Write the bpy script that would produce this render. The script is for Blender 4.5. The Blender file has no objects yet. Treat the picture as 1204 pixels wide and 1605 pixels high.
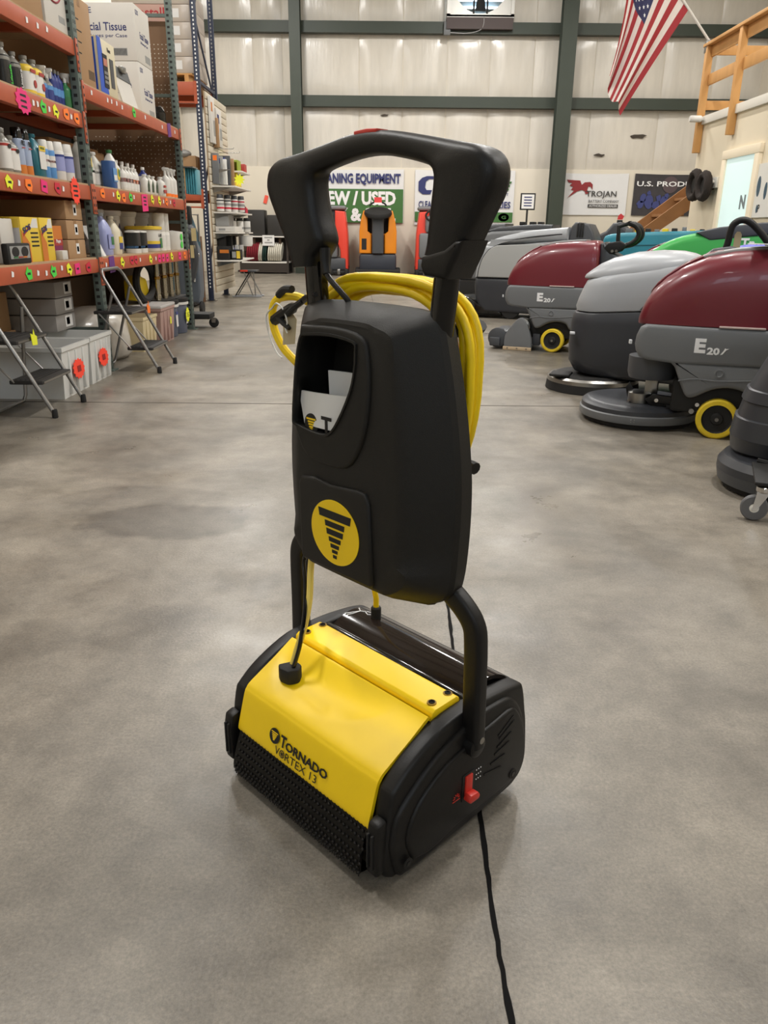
import bpy, bmesh, math, random
from mathutils import Vector, Matrix
random.seed(7)
C = bpy.context.scene.collection
R = math.radians

# ------------------------------------------------------------------ camera, light, exposure
def make_camera():
    p, y, r = R(20.01), R(0.06), R(0.58)
    f = Vector((-math.sin(y) * math.cos(p), math.cos(y) * math.cos(p), -math.sin(p)))
    r0 = Vector((math.cos(y), math.sin(y), 0)); u0 = r0.cross(f)
    rr = math.cos(r) * r0 + math.sin(r) * u0; uu = -math.sin(r) * r0 + math.cos(r) * u0
    cd = bpy.data.cameras.new('camera'); cam = bpy.data.objects.new('camera', cd); C.objects.link(cam)
    cd.sensor_fit = 'HORIZONTAL'; cd.sensor_width = 36; cd.lens = 36 * 1206 / 1204
    cd.clip_start = .05; cd.clip_end = 80
    m = Matrix((rr, uu, -f)).transposed().to_4x4(); m.translation = (0, 0, 1.04)
    cam.matrix_world = m
    bpy.context.scene.camera = cam
make_camera()
sc = bpy.context.scene
sc.view_settings.view_transform = 'Standard'; sc.view_settings.look = 'None'
sc.view_settings.gamma = 1; sc.view_settings.use_curve_mapping = False
sc.view_settings.exposure = 0.16
w = bpy.data.worlds.new('world'); sc.world = w; w.use_nodes = True
w.node_tree.nodes['Background'].inputs[0].default_value = (1, .95, .88, 1)
w.node_tree.nodes['Background'].inputs[1].default_value = .06
def lamp(x, y, z, sx, sy, power, col=(1, .975, .935), rot=(0, 0, 0)):
    l = bpy.data.lights.new('ceiling_lamp', 'AREA'); l.shape = 'RECTANGLE'; l.size = sx; l.size_y = sy
    l.energy = power; l.color = col
    o = bpy.data.objects.new('ceiling_lamp', l); C.objects.link(o); o.location = (x, y, z); o.rotation_euler = rot
    return o
for ly, pw in ((-5.0, 28), (3.6, 235), (8.6, 120), (13.2, 155), (17.0, 235)):      # rows of high-bay lamps under the roof
    for lx in (-2.9, 2.3, 6.6):
        lamp(lx, ly, 7.2, .35, 1.2, pw * (.5 if lx > 6 and ly > 5 else 1))

# ------------------------------------------------------------------ materials
def lin(c):
    c = c / 255
    return c / 12.92 if c <= .04045 else ((c + .055) / 1.055) ** 2.4
def rgb(c): return (lin(c[0]), lin(c[1]), lin(c[2]), 1)
MATS = {}
def mat(name, col, rough=.5, metal=0, noise=0, nscale=8, bump=0, bscale=60, coat=0, spec=.5, trans=0, alpha=1, stretch=None):
    if name in MATS: return MATS[name]
    m = bpy.data.materials.new(name); m.use_nodes = True; MATS[name] = m
    nt = m.node_tree; b = nt.nodes['Principled BSDF']; L = nt.links.new
    b.inputs['Base Color'].default_value = rgb(col); b.inputs['Roughness'].default_value = rough
    b.inputs['Metallic'].default_value = metal; b.inputs['Coat Weight'].default_value = coat
    b.inputs['Specular IOR Level'].default_value = spec; b.inputs['Transmission Weight'].default_value = trans
    b.inputs['Alpha'].default_value = alpha
    if noise or bump:
        tc = nt.nodes.new('ShaderNodeTexCoord'); mp = nt.nodes.new('ShaderNodeMapping')
        L(tc.outputs['Object'], mp.inputs[0])
        if stretch: mp.inputs['Scale'].default_value = stretch
    if noise:
        n = nt.nodes.new('ShaderNodeTexNoise'); n.inputs['Scale'].default_value = nscale; n.inputs['Detail'].default_value = 6
        L(mp.outputs[0], n.inputs[0])
        r = nt.nodes.new('ShaderNodeMapRange'); r.inputs[1].default_value = .06; r.inputs[2].default_value = .7
        r.inputs[3].default_value = 1 - noise; r.inputs[4].default_value = 1 + noise; L(n.outputs[0], r.inputs[0])
        x = nt.nodes.new('ShaderNodeMix'); x.data_type = 'RGBA'; x.blend_type = 'MULTIPLY'; x.inputs[0].default_value = 1
        x.inputs[6].default_value = rgb(col); L(r.outputs[0], x.inputs[7]); L(x.outputs[2], b.inputs['Base Color'])
    if bump:
        n = nt.nodes.new('ShaderNodeTexNoise'); n.inputs['Scale'].default_value = bscale; n.inputs['Detail'].default_value = 4
        L(mp.outputs[0], n.inputs[0])
        bp = nt.nodes.new('ShaderNodeBump'); bp.inputs['Strength'].default_value = bump; bp.inputs['Distance'].default_value = .01
        L(n.outputs[0], bp.inputs['Height']); L(bp.outputs[0], b.inputs['Normal'])
    return m
def emit(name, col, s):
    m = bpy.data.materials.new(name); m.use_nodes = True; MATS[name] = m
    b = m.node_tree.nodes['Principled BSDF']; b.inputs['Emission Color'].default_value = rgb(col)
    b.inputs['Emission Strength'].default_value = s; b.inputs['Base Color'].default_value = rgb(col)
    return m
BLACK = mat('black_plastic', (18, 17, 17), .45, bump=.05, bscale=400, spec=.35)
BLACKTEX = mat('black_textured_plastic', (36, 34, 32), .5, bump=.35, bscale=420)
MATTE = mat('matte_black', (24, 23, 22), .7)
GLOSSB = mat('gloss_black', (15, 14, 14), .12)
YEL = mat('machine_yellow', (252, 212, 16), .42, noise=.03, nscale=14)
CORD = mat('cord_yellow', (252, 214, 10), .42, noise=.05, nscale=30)
RED = mat('red_plastic', (200, 48, 36), .4)
WHITE = mat('white_plastic', (226, 224, 218), .4)
PAPER = mat('paper', (225, 224, 222), .7)
INK = mat('black_ink', (22, 20, 19), .6)
INKW = mat('white_ink', (235, 235, 235), .6)
NAVY = mat('navy_ink', (44, 50, 104), .6)
GREENI = mat('green_ink', (62, 110, 52), .6)
CHROME = mat('chrome', (200, 198, 195), .18, 1)
STEEL = mat('steel', (150, 148, 144), .3, 1, noise=.08)
ALU = mat('grey_tube', (150, 148, 146), .32, .8)
ORANGE = mat('rack_orange', (176, 84, 52), .5, noise=.10, nscale=9)
RACKG = mat('rack_green', (92, 104, 98), .55, noise=.12, nscale=20)
BLUEST = mat('rack_blue', (42, 50, 72), .5, noise=.08)
CARD = mat('cardboard', (166, 132, 96), .8, noise=.06, nscale=6)
CARDW = mat('white_cardboard', (206, 202, 195), .75, noise=.04, nscale=5)
TAPE = mat('packing_tape', (150, 112, 72), .3)
PARTB = mat('particle_board', (176, 150, 118), .8, noise=.12, nscale=40)
GREYP = mat('grey_plastic', (108, 110, 112), .42, noise=.03)
DGREY = mat('dark_grey_plastic', (66, 68, 72), .45, noise=.03)
CHAR = mat('charcoal_plastic', (50, 52, 57), .42, noise=.04)
SILVER = mat('silver_plastic', (160, 163, 167), .36, noise=.02)
MAROON = mat('maroon_plastic', (106, 28, 40), .32, coat=.2, noise=.03)
GREEN = mat('green_plastic', (60, 168, 78), .38)
TEAL = mat('teal_plastic', (42, 130, 150), .42)
BLUE = mat('blue_plastic', (88, 92, 190), .4)
TYREY = mat('yellow_tyre', (226, 196, 40), .6, noise=.12, nscale=25)
RUBBER = mat('rubber', (28, 27, 26), .8)
BEAMG = mat('girder_green', (50, 58, 48), .5, noise=.08, nscale=3)
WOOD = mat('pine', (196, 146, 86), .6, noise=.14, nscale=6, stretch=(1, 1, .15))
WOODB = mat('brown_timber', (138, 96, 56), .6, noise=.14, nscale=6)
PEG = mat('pegboard', (122, 92, 66), .7)
ORD = ('first', 'second', 'third', 'fourth', 'fifth', 'sixth', 'seventh', 'eighth', 'ninth')
CLEAR = mat('clear_plastic', (214, 214, 210), .3, trans=.25, noise=.05)
FILM = mat('shrink_film', (190, 184, 174), .22, noise=.14, nscale=7, bump=.5, bscale=9)

# ------------------------------------------------------------------ geometry helpers
class G:
    def __init__(s): s.v = []; s.f = []; s.m = []; s.M = None; s.mi = 0
    def add(s, vs, fs):
        n = len(s.v)
        if s.M is not None: vs = [s.M @ Vector(v) for v in vs]
        s.v += [tuple(v) for v in vs]; s.f += [[i + n for i in f] for f in fs]; s.m += [s.mi] * len(fs)
        return s
    def bev(s, vs, fs, b, seg=2):
        if b <= 0: return s.add(vs, fs)
        bm = bmesh.new(); q = [bm.verts.new(v) for v in vs]
        for f in fs: bm.faces.new([q[i] for i in f])
        bm.normal_update()
        es = [e for e in bm.edges if len(e.link_faces) == 2 and e.calc_face_angle(0) > .45]
        bmesh.ops.bevel(bm, geom=es, offset=b, segments=seg, affect='EDGES', profile=.5, clamp_overlap=True)
        bm.verts.index_update()
        s.add([v.co.copy() for v in bm.verts], [[v.index for v in f.verts] for f in bm.faces]); bm.free()
        return s
    def box(s, x0, x1, y0, y1, z0, z1, b=0, seg=2):
        vs = [(x, y, z) for x in (x0, x1) for y in (y0, y1) for z in (z0, z1)]
        fs = [[0, 1, 3, 2], [4, 6, 7, 5], [0, 4, 5, 1], [2, 3, 7, 6], [0, 2, 6, 4], [1, 5, 7, 3]]
        return s.bev(vs, fs, b, seg)
    def rings(s, rr, cap=True, closed=False):
        n = len(rr[0]); vs = [p for r in rr for p in r]; fs = []
        k = len(rr)
        for i in range(k if closed else k - 1):
            a, b = i * n, ((i + 1) % k) * n
            for j in range(n): fs.append([a + j, a + (j + 1) % n, b + (j + 1) % n, b + j])
        if cap and not closed: fs += [list(range(n))[::-1], list(range((k - 1) * n, k * n))]
        return s.add(vs, fs)
    def tube(s, pts, r, n=8, closed=False, sq=None, up=None):
        P = [Vector(p) for p in pts]; k = len(P); out = []; prev = None
        for i in range(k):
            if closed: t = P[(i + 1) % k] - P[i - 1]
            else: t = P[min(i + 1, k - 1)] - P[max(i - 1, 0)]
            t.normalize()
            if prev is None:
                a = Vector(up) if up else (Vector((0, 0, 1)) if abs(t.z) < .9 else Vector((1, 0, 0)))
            else: a = prev
            a = (a - t * a.dot(t)).normalized(); b = t.cross(a); prev = a
            ra = r[i] if isinstance(r, (list, tuple)) else r
            if sq: # rounded rectangle half sizes
                ring = []
                for j in range(n):
                    th = 2 * math.pi * (j + .5) / n; c, d = math.cos(th), math.sin(th)
                    e = .45
                    ring.append(P[i] + a * sq[0] * math.copysign(abs(c) ** e, c) + b * sq[1] * math.copysign(abs(d) ** e, d))
            else: ring = [P[i] + ra * (math.cos(2 * math.pi * j / n) * a + math.sin(2 * math.pi * j / n) * b) for j in range(n)]
            out.append(ring)
        return s.rings(out, True, closed)
    def cyl(s, p0, p1, r0, r1=None, n=20):
        return s.tube([p0, p1], [r0, r0 if r1 is None else r1], n)
    def lathe(s, prof, n=20, c=(0, 0, 0), sx=1, sy=1, e=1.0, axis='z'):
        rr = []
        for r, z in prof:
            r = max(r, 1e-4); ring = []
            for j in range(n):
                th = 2 * math.pi * (j + .5) / n; a, b = math.cos(th), math.sin(th)
                x = r * sx * math.copysign(abs(a) ** e, a); y = r * sy * math.copysign(abs(b) ** e, b)
                q = {'z': (x, y, z), 'y': (x, z, -y), 'x': (z, x, y)}[axis]
                ring.append((c[0] + q[0], c[1] + q[1], c[2] + q[2]))
            rr.append(ring)
        return s.rings(rr)
    def hoop(s, prof, n, c, axis='y'):
        k = len(s.v); s.lathe(prof, n, c, axis=axis); m = len(prof) * n
        s.f = s.f[:-2]; s.m = s.m[:-2]; a = k + (len(prof) - 1) * n
        for j in range(n): s.f.append([a + j, a + (j + 1) % n, k + (j + 1) % n, k + j]); s.m.append(s.mi)
        return s
    @staticmethod
    def p3(p, t, axis):
        return {'x': (t, p[0], p[1]), 'y': (p[0], t, p[1]), 'z': (p[0], p[1], t)}[axis]
    def prism(s, poly, axis, a, b, bv=0, seg=2):
        n = len(poly); vs = [s.p3(p, a, axis) for p in poly] + [s.p3(p, b, axis) for p in poly]
        fs = [list(range(n))[::-1], list(range(n, 2 * n))] + [[j, (j + 1) % n, n + (j + 1) % n, n + j] for j in range(n)]
        return s.bev(vs, fs, bv, seg)
    def slab(s, poly, axis, a, b, r, k=4, fn=None):
        P = [Vector(p) for p in poly]; n = len(P)
        ar = sum(P[i].x * P[(i + 1) % n].y - P[(i + 1) % n].x * P[i].y for i in range(n))
        sg = 1 if ar > 0 else -1
        nrm = []
        for i in range(n):
            d1 = (P[i] - P[i - 1]).normalized(); d2 = (P[(i + 1) % n] - P[i]).normalized()
            n1 = Vector((-d1.y, d1.x)) * sg; n2 = Vector((-d2.y, d2.x)) * sg
            m = n1 + n2; m = m.normalized() if m.length > 1e-6 else n1
            nrm.append(m / max(m.dot(n1), .5))
        st = []
        for i in range(k + 1):
            t = math.pi / 2 * i / k; st.append((a + r * (1 - math.cos(t)), r * (1 - math.sin(t))))
        st += [(a + b - x, ins) for x, ins in st[::-1]]
        rr = []
        for t, ins in st:
            ring = []
            for p, m in zip(P, nrm):
                q = p + m * ins; q = (q.x, q.y)
                if fn: q = fn(q, t)
                ring.append(s.p3(q, t, axis))
            rr.append(ring)
        return s.rings(rr)
    def sph(s, c, r, n=12, m=8, sz=1):
        return s.lathe([(r * math.sin(math.pi * i / m), -r * sz * math.cos(math.pi * i / m)) for i in range(m + 1)], n, c)
    def o(s, name, mats, parent=None, smooth=32, loc=None, fix=True):
        me = bpy.data.meshes.new(name); me.from_pydata(s.v, [], s.f)
        if not isinstance(mats, (list, tuple)): mats = [mats]
        for m in mats: me.materials.append(m)
        if len(mats) > 1: me.polygons.foreach_set('material_index', s.m)
        if fix:
            bm = bmesh.new(); bm.from_mesh(me); bmesh.ops.recalc_face_normals(bm, faces=bm.faces); bm.to_mesh(me); bm.free()
        if smooth:
            me.polygons.foreach_set('use_smooth', [True] * len(me.polygons)); me.set_sharp_from_angle(angle=R(smooth))
        ob = bpy.data.objects.new(name, me); C.objects.link(ob)
        if parent: ob.parent = parent
        if loc: ob.location = loc
        return ob
def loftx(g, st, n=28, e=.8, power=None):
    # stations along x: (x, z low, z high, half width); flat-ish underside, domed top
    rr = []
    for x, zb, zt, hw in st:
        ring = []
        for j in range(n):
            t = 2 * math.pi * (j + .5) / n; c, s = math.cos(t), math.sin(t)
            y = hw * math.copysign(abs(c) ** (e if s > 0 else .5), c)
            z = zb + (zt - zb) * (max(s, 0) ** (power or .9)) - (.012 * abs(s) if s < 0 else 0)
            ring.append((x, y, z))
        rr.append(ring)
    return g.rings(rr)
def tag(o, label, cat, group=None):
    o['label'] = label; o['category'] = cat
    if group: o['group'] = group
    return o
def empty(name, loc, rz, label, cat, group=None):
    o = bpy.data.objects.new(name, None); C.objects.link(o); o.location = loc; o.rotation_euler = (0, 0, rz)
    o.empty_display_size = .1
    return tag(o, label, cat, group)
def struct(o): o['kind'] = 'structure'; return o
def stuff(o): o['kind'] = 'stuff'; return o
def dup(root, loc, rz=None, label=None, group=None):
    def cp(o, par):
        c = o.copy(); C.objects.link(c)
        if par: c.parent = par
        for ch in o.children: cp(ch, c)
        return c
    c = cp(root, None); c.location = loc
    if rz is not None: c.rotation_euler = (0, 0, rz)
    if label: c['label'] = label
    if group: c['group'] = group
    return c
def smoothpoly(pts, n=3):
    # Catmull-Rom through open point list
    out = []; k = len(pts)
    for i in range(k - 1):
        p0, p1, p2, p3 = [Vector(pts[min(max(j, 0), k - 1)]) for j in (i - 1, i, i + 1, i + 2)]
        for t in range(n):
            t /= n
            out.append(tuple(.5 * (2 * p1 + (p2 - p0) * t + (2 * p0 - 5 * p1 + 4 * p2 - p3) * t * t + (3 * p1 - p0 - 3 * p2 + p3) * t ** 3)))
    out.append(tuple(pts[-1])); return out
_txt = {}
def text(body, w, h, m, parent, org, xd, yd, bold=0, depth=.0012, name='lettering', shear=0):
    key = (body, bold, shear)
    if key not in _txt:
        cu = bpy.data.curves.new('t', 'FONT'); cu.body = body; cu.offset = bold; cu.resolution_u = 2; cu.shear = shear
        cu.extrude = .02; cu.align_x = 'LEFT'
        ob = bpy.data.objects.new('t', cu); C.objects.link(ob)
        me = bpy.data.meshes.new_from_object(ob.evaluated_get(bpy.context.evaluated_depsgraph_get()))
        bpy.data.objects.remove(ob); _txt[key] = ([v.co.copy() for v in me.vertices], [list(p.vertices) for p in me.polygons])
    vs, fs = _txt[key]
    x0 = min(v.x for v in vs); x1 = max(v.x for v in vs); y0 = min(v.y for v in vs); y1 = max(v.y for v in vs)
    X = Vector(xd).normalized(); Y = Vector(yd).normalized(); N = X.cross(Y)
    if w is None: w = h * (x1 - x0) / (y1 - y0)
    out = [Vector(org) + X * ((v.x - x0) / (x1 - x0) * w) + Y * ((v.y - y0) / max(y1 - y0, 1e-6) * h) + N * (depth * (.5 + v.z / .04)) for v in vs]
    g = G(); g.add(out, fs); return g.o(name, m, parent, smooth=0, fix=False)
def flat(poly, org, xd, yd, m, parent, name, t=.001):
    X = Vector(xd).normalized(); Y = Vector(yd).normalized(); N = X.cross(Y); o = Vector(org); n = len(poly)
    g = G(); vs = [o + X * p[0] + Y * p[1] for p in poly] + [o + X * p[0] + Y * p[1] + N * t for p in poly]
    g.add(vs, [list(range(n))[::-1], list(range(n, 2 * n))] + [[j, (j + 1) % n, n + (j + 1) % n, n + j] for j in range(n)])
    return g.o(name, m, parent, smooth=0)
def circ(r, n=24, ry=None, c=(0, 0)): return [(c[0] + r * math.cos(2 * math.pi * i / n), c[1] + (ry or r) * math.sin(2 * math.pi * i / n)) for i in range(n)]
def rect(x0, y0, x1, y1): return [(x0, y0), (x1, y0), (x1, y1), (x0, y1)]
def star(n, r, q=.7, sx=1): return [(sx * (r if i % 2 == 0 else r * q) * math.cos(math.pi * i / n), (r if i % 2 == 0 else r * q) * math.sin(math.pi * i / n)) for i in range(2 * n)]
EY = (0, 1, 0); EX = (1, 0, 0); EZ = (0, 0, 1); NX = (-1, 0, 0); NY = (0, -1, 0)

# ------------------------------------------------------------------ the setting
def floor_material():
    m = bpy.data.materials.new('concrete'); m.use_nodes = True; nt = m.node_tree; L = nt.links.new
    b = nt.nodes['Principled BSDF']; tc = nt.nodes.new('ShaderNodeTexCoord')
    def noise(scale, detail, rough=.6, dist=0):
        n = nt.nodes.new('ShaderNodeTexNoise'); n.inputs['Scale'].default_value = scale; n.inputs['Detail'].default_value = detail
        n.inputs['Roughness'].default_value = rough; n.inputs['Distortion'].default_value = dist; L(tc.outputs['Object'], n.inputs[0]); return n.outputs[0]
    def ramp(src, a, b_, lo, hi):
        r = nt.nodes.new('ShaderNodeMapRange'); r.inputs[1].default_value = a; r.inputs[2].default_value = b_
        r.inputs[3].default_value = lo; r.inputs[4].default_value = hi; L(src, r.inputs[0]); return r.outputs[0]
    def mul(a, b_, op='MULTIPLY'):
        x = nt.nodes.new('ShaderNodeMath'); x.operation = op
        for i, q in enumerate((a, b_)):
            if isinstance(q, (int, float)): x.inputs[i].default_value = q
            else: L(q, x.inputs[i])
        return x.outputs[0]
    v = mul(ramp(noise(1.1, 8, .65, .6), .3, .7, .58, 1.34), ramp(noise(4.2, 9, .75), .32, .68, .66, 1.26))
    v = mul(v, ramp(noise(150, 3, .8), .3, .75, .72, 1.28))
    v = mul(v, ramp(noise(26, 4, .6), .63, .72, 1, .82))                      # small dark spots
    sep = nt.nodes.new('ShaderNodeSeparateXYZ'); L(tc.outputs['Object'], sep.inputs[0])
    wob = noise(3, 5, .6)
    def stain(cx, cy, rx, ry, dark):                                         # a stain with its own outline
        dx = mul(mul(sep.outputs[0], cx, 'SUBTRACT'), 1 / rx); dy = mul(mul(sep.outputs[1], cy, 'SUBTRACT'), 1 / ry)
        d = mul(mul(mul(dx, dx), mul(dy, dy), 'ADD'), mul(mul(wob, .5, 'SUBTRACT'), 2.2), 'ADD')
        return ramp(d, .72, 1.08, dark, 1)
    for q in ((-.80, 2.74, .38, .20, .56), (-1.0, 3.0, .35, .14, .82), (.5, 3.5, .26, .2, .88), (-.62, 1.9, .2, .14, .9), (.78, 2.5, .3, .2, .9), (1.25, 3.9, .45, .12, .86), (-.25, 3.6, .5, .2, .92)):
        v = mul(v, stain(*q))
    mix = nt.nodes.new('ShaderNodeMix'); mix.data_type = 'RGBA'; mix.blend_type = 'MULTIPLY'; mix.inputs[0].default_value = 1
    mix.inputs[6].default_value = rgb((126, 119, 108)); L(v, mix.inputs[7]); L(mix.outputs[2], b.inputs['Base Color'])
    L(ramp(noise(2.5, 6, .6), .3, .7, .26, .48), b.inputs['Roughness'])
    bp = nt.nodes.new('ShaderNodeBump'); bp.inputs['Strength'].default_value = .12; bp.inputs['Distance'].default_value = .004
    L(noise(120, 4), bp.inputs['Height']); L(bp.outputs[0], b.inputs['Normal'])
    return m
floor = struct(G().box(-5.2, 9.2, -8, 21.6, -.15, 0).o('floor', floor_material(), smooth=0))
JOINT = mat('joint_filler', (9, 8, 8), .7, spec=.1); SEAM = mat('saw_cut', (86, 80, 72), .8)
def joint(pts, w, m):
    g = G(); vs = []; k = len(pts)
    for i, p in enumerate(pts):
        a = Vector(pts[max(i - 1, 0)]); b = Vector(pts[min(i + 1, k - 1)]); t = (b - a).normalized(); nn = Vector((-t.y, t.x))
        j = w * random.uniform(.75, 1.25) / 2
        for s in (1, -1): q = Vector(p) + nn * s * j; vs += [(q.x, q.y, .0002), (q.x, q.y, .0016)]
    fs = []
    for i in range(k - 1):
        a, b = i * 4, i * 4 + 4; fs += [[a + 1, b + 1, b + 3, a + 3], [a, b, b + 1, a + 1], [a + 2, a + 3, b + 3, b + 2]]
    g.add(vs, fs); return g.o('joint', m, floor, smooth=0)
joint([(.186 + .003 * math.sin(i * .21) + random.uniform(-.0012, .0012), .35 + i * .025) for i in range(80)], .0085, JOINT)
joint([(.186 - i * .012 + random.uniform(-.002, .002), 2.33 + i * .3) for i in range(52)], .006, SEAM)
joint([(-5 + i * .25, 4.82 + .008 * i * .25 + random.uniform(-.003, .003)) for i in range(56)], .010, SEAM)
joint([(-5 + i * .5, 12.9) for i in range(28)], .012, SEAM)

VINYL = mat('insulation_vinyl', (204, 198, 187), .24, noise=.08, nscale=2.5, bump=.34, bscale=5.5, stretch=(3.2, 1, .55))
SHEET = mat('painted_sheet', (214, 206, 190), .55, noise=.03, nscale=2)
wall = struct(G().box(-5.2, 9.2, 21.55, 21.7, 0, 8).o('wall_north', SHEET, smooth=0))
g = G().box(-5.2, 9.2, 21.5, 21.56, 0, 2.58, .005); g.o('lower_sheeting', SHEET, wall)
seams = [-5.2, -4.4, -3.35, -2.62, -.75, .33, 1.42, 2.47, 3.55, 5.05, 6.75, 8.0, 9.2]
zr = [(2.58, 3.98), (4.20, 5.56), (5.80, 7.3)]
for i in range(len(seams) - 1):
    for z0, z1 in zr:
        g = G(); nx, nz = 8, 8; x0, x1 = seams[i] + .012, seams[i + 1] - .012
        vs = []
        for a in range(nx + 1):
            for c in range(nz + 1):
                s, t = a / nx, c / nz
                bul = .05 * (1 - abs(2 * s - 1) ** 4) * (1 - abs(2 * t - 1) ** 6) + .006 * math.sin(s * 19 + i) * (1 - t * .4)
                vs.append((x0 + (x1 - x0) * s, 21.54 - bul, z0 + (z1 - z0) * t))
        fs = [[a * (nz + 1) + c, a * (nz + 1) + c + 1, (a + 1) * (nz + 1) + c + 1, (a + 1) * (nz + 1) + c] for a in range(nx) for c in range(nz)]
        g.add(vs, fs); g.o('insulation_panel', VINYL, wall, smooth=60, fix=False)
for z in (4.09, 5.68):
    g = G().box(-5.2, 9.2, 21.32, 21.50, z - .15, z + .10).box(-5.2, 9.2, 21.30, 21.33, z - .15, z - .10)
    g.o('girt', BEAMG, wall, smooth=0)
def column(x, wd):
    g = G(); g.box(x - wd / 2, x + wd / 2, 20.98, 21.0, 0, 8); g.box(x - .012, x + .012, 21.0, 21.26, 0, 8); g.box(x - wd / 2, x + wd / 2, 21.26, 21.28, 0, 8)
    return g.o('column', BEAMG, wall, smooth=0)
column(-2.26, .26); column(4.26, .36)
for x, z, a in ((-.1, 3.78, .05), (1.8, 3.2, .03), (6.3, 3.35, .10), (5.35, 2.92, .07)):     # tears and scuffs in the vinyl
    pts = [(a * 2 * math.cos(t) * random.uniform(.6, 1.3), a * .5 * math.sin(t) * random.uniform(.5, 1.4)) for t in [2 * math.pi * i / 11 for i in range(11)]]
    flat(pts, (x, 21.47, z), EX, EZ, mat('torn_backing', (70, 62, 54), .9), wall, 'tear', .006)
wl = struct(G().box(-5.3, -5.2, -8, 21.7, 0, 8).o('wall_west', SHEET, smooth=0))
we = struct(G().box(9.2, 9.3, -8, 21.7, 0, 8).o('wall_east', SHEET, smooth=0))
ws = struct(G().box(-5.3, 9.3, -8.1, -8, 0, 8).o('wall_south', SHEET, smooth=0))
CEIL = mat('roof_lining', (206, 202, 194), .6, noise=.04)
ce = struct(G().box(-5.3, 9.3, -8.1, 21.7, 8.0, 8.1).o('ceiling', CEIL, smooth=0))
for y in range(-7, 22, 2): G().box(-5.2, 9.2, y, y + .1, 7.75, 8.0).o('purlin', BEAMG, ce, smooth=0)
SKYW = emit('daylight_pane', (214, 232, 250), 6)
for i, (x0, x1) in enumerate(((-4.6, -3.2), (-2.6, -.6), (1.6, 4.4))):
    wnd = struct(G().box(x0, x1, -7.99, -7.96, 4.4, 6.2).o('window_%d' % (i + 1), SKYW, smooth=0))
    for j in range(3): G().box(x0 + (x1 - x0) * j / 2 - .04, x0 + (x1 - x0) * j / 2 + .04, -7.96, -7.92, 4.3, 6.3).o('mullion', BEAMG, wnd, smooth=0)

# exhaust fan in the wall
fan = empty('exhaust_fan', (2.15, 21.5, 6.6), 0, 'square white wall exhaust fan with open louvres high on the insulated wall', 'fan')
FANW = mat('fan_housing', (196, 194, 188), .4, .3)
g = G(); g.box(-.80, .80, -.30, -.26, -.74, -.68).box(-.80, -.72, -.30, 0, -.74, .8).box(.72, .80, -.30, 0, -.74, .8).box(-.8, .8, -.3, 0, -.76, -.70)
g.o('housing', FANW, fan, smooth=0)
g = G(); n = 40; vs = []
for i in range(n):
    t = 2 * math.pi * i / n; c, s = math.cos(t), math.sin(t); k = .76 / max(abs(c), abs(s)); vs += [(.66 * c, -.22, .66 * s), (k * c, -.22, k * s), (.66 * c, -.02, .66 * s)]
g.add(vs, [[3 * i, 3 * ((i + 1) % n), 3 * ((i + 1) % n) + 1, 3 * i + 1] for i in range(n)] + [[3 * i, 3 * i + 2, 3 * ((i + 1) % n) + 2, 3 * ((i + 1) % n)] for i in range(n)])
g.o('shroud', FANW, fan, fix=False)
G().box(-.72, .72, -.012, -.004, -.72, .8).o('daylight', SKYW, fan, smooth=0)
for i in range(9):
    g = G(); z = -.62 + i * .15; g.add([(-.66, -.03, z), (.66, -.03, z), (.66, -.14, z + .07), (-.66, -.14, z + .07), (-.66, -.03, z + .012), (.66, -.03, z + .012), (.66, -.14, z + .082), (-.66, -.14, z + .082)], [[0, 1, 2, 3], [7, 6, 5, 4], [0, 4, 5, 1], [2, 6, 7, 3], [0, 3, 7, 4], [1, 5, 6, 2]]); g.o('louver', mat('louver', (150, 160, 162), .35, .5), fan, smooth=0)
for i in range(5):
    a = 2 * math.pi * i / 5 + .3; g = G(); M = Matrix.Rotation(a, 4, 'Y'); g.M = M
    g.add([(.06, -.19, -.05), (.60, -.22, -.13), (.60, -.16, .13), (.06, -.17, .05), (.06, -.185, -.05), (.60, -.215, -.13), (.60, -.155, .13), (.06, -.165, .05)], [[0, 1, 2, 3], [7, 6, 5, 4], [0, 4, 5, 1], [2, 6, 7, 3], [0, 3, 7, 4], [1, 5, 6, 2]]); g.o('blade', MATTE, fan, smooth=0)
g = G().lathe([(.08, -.26), (.10, -.24), (.10, -.14)], 16, axis='y')
for x in (-.16, .16): g.box(x - .02, x + .02, -.25, -.23, -.72, .72)
g.o('motor_bracket', MATTE, fan)
G().box(-.80, .78, -.34, -.02, -1.0, -.76).o('ledge', mat('ledge_paint', (72, 60, 58), .6), fan, smooth=0)
g = G().box(-.86, -.70, -.30, -.2, -1.12, -.84, .01); g.o('junction_box', GREYP, fan)
G().tube(smoothpoly([(-.72, -.25, -1.06), (-.3, -.28, -1.08), (0, -.32, -1.02), (.08, -.34, -.9), (.08, -.33, -.74)], 5), .009, 6).o('wire', ALU, fan)

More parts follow.
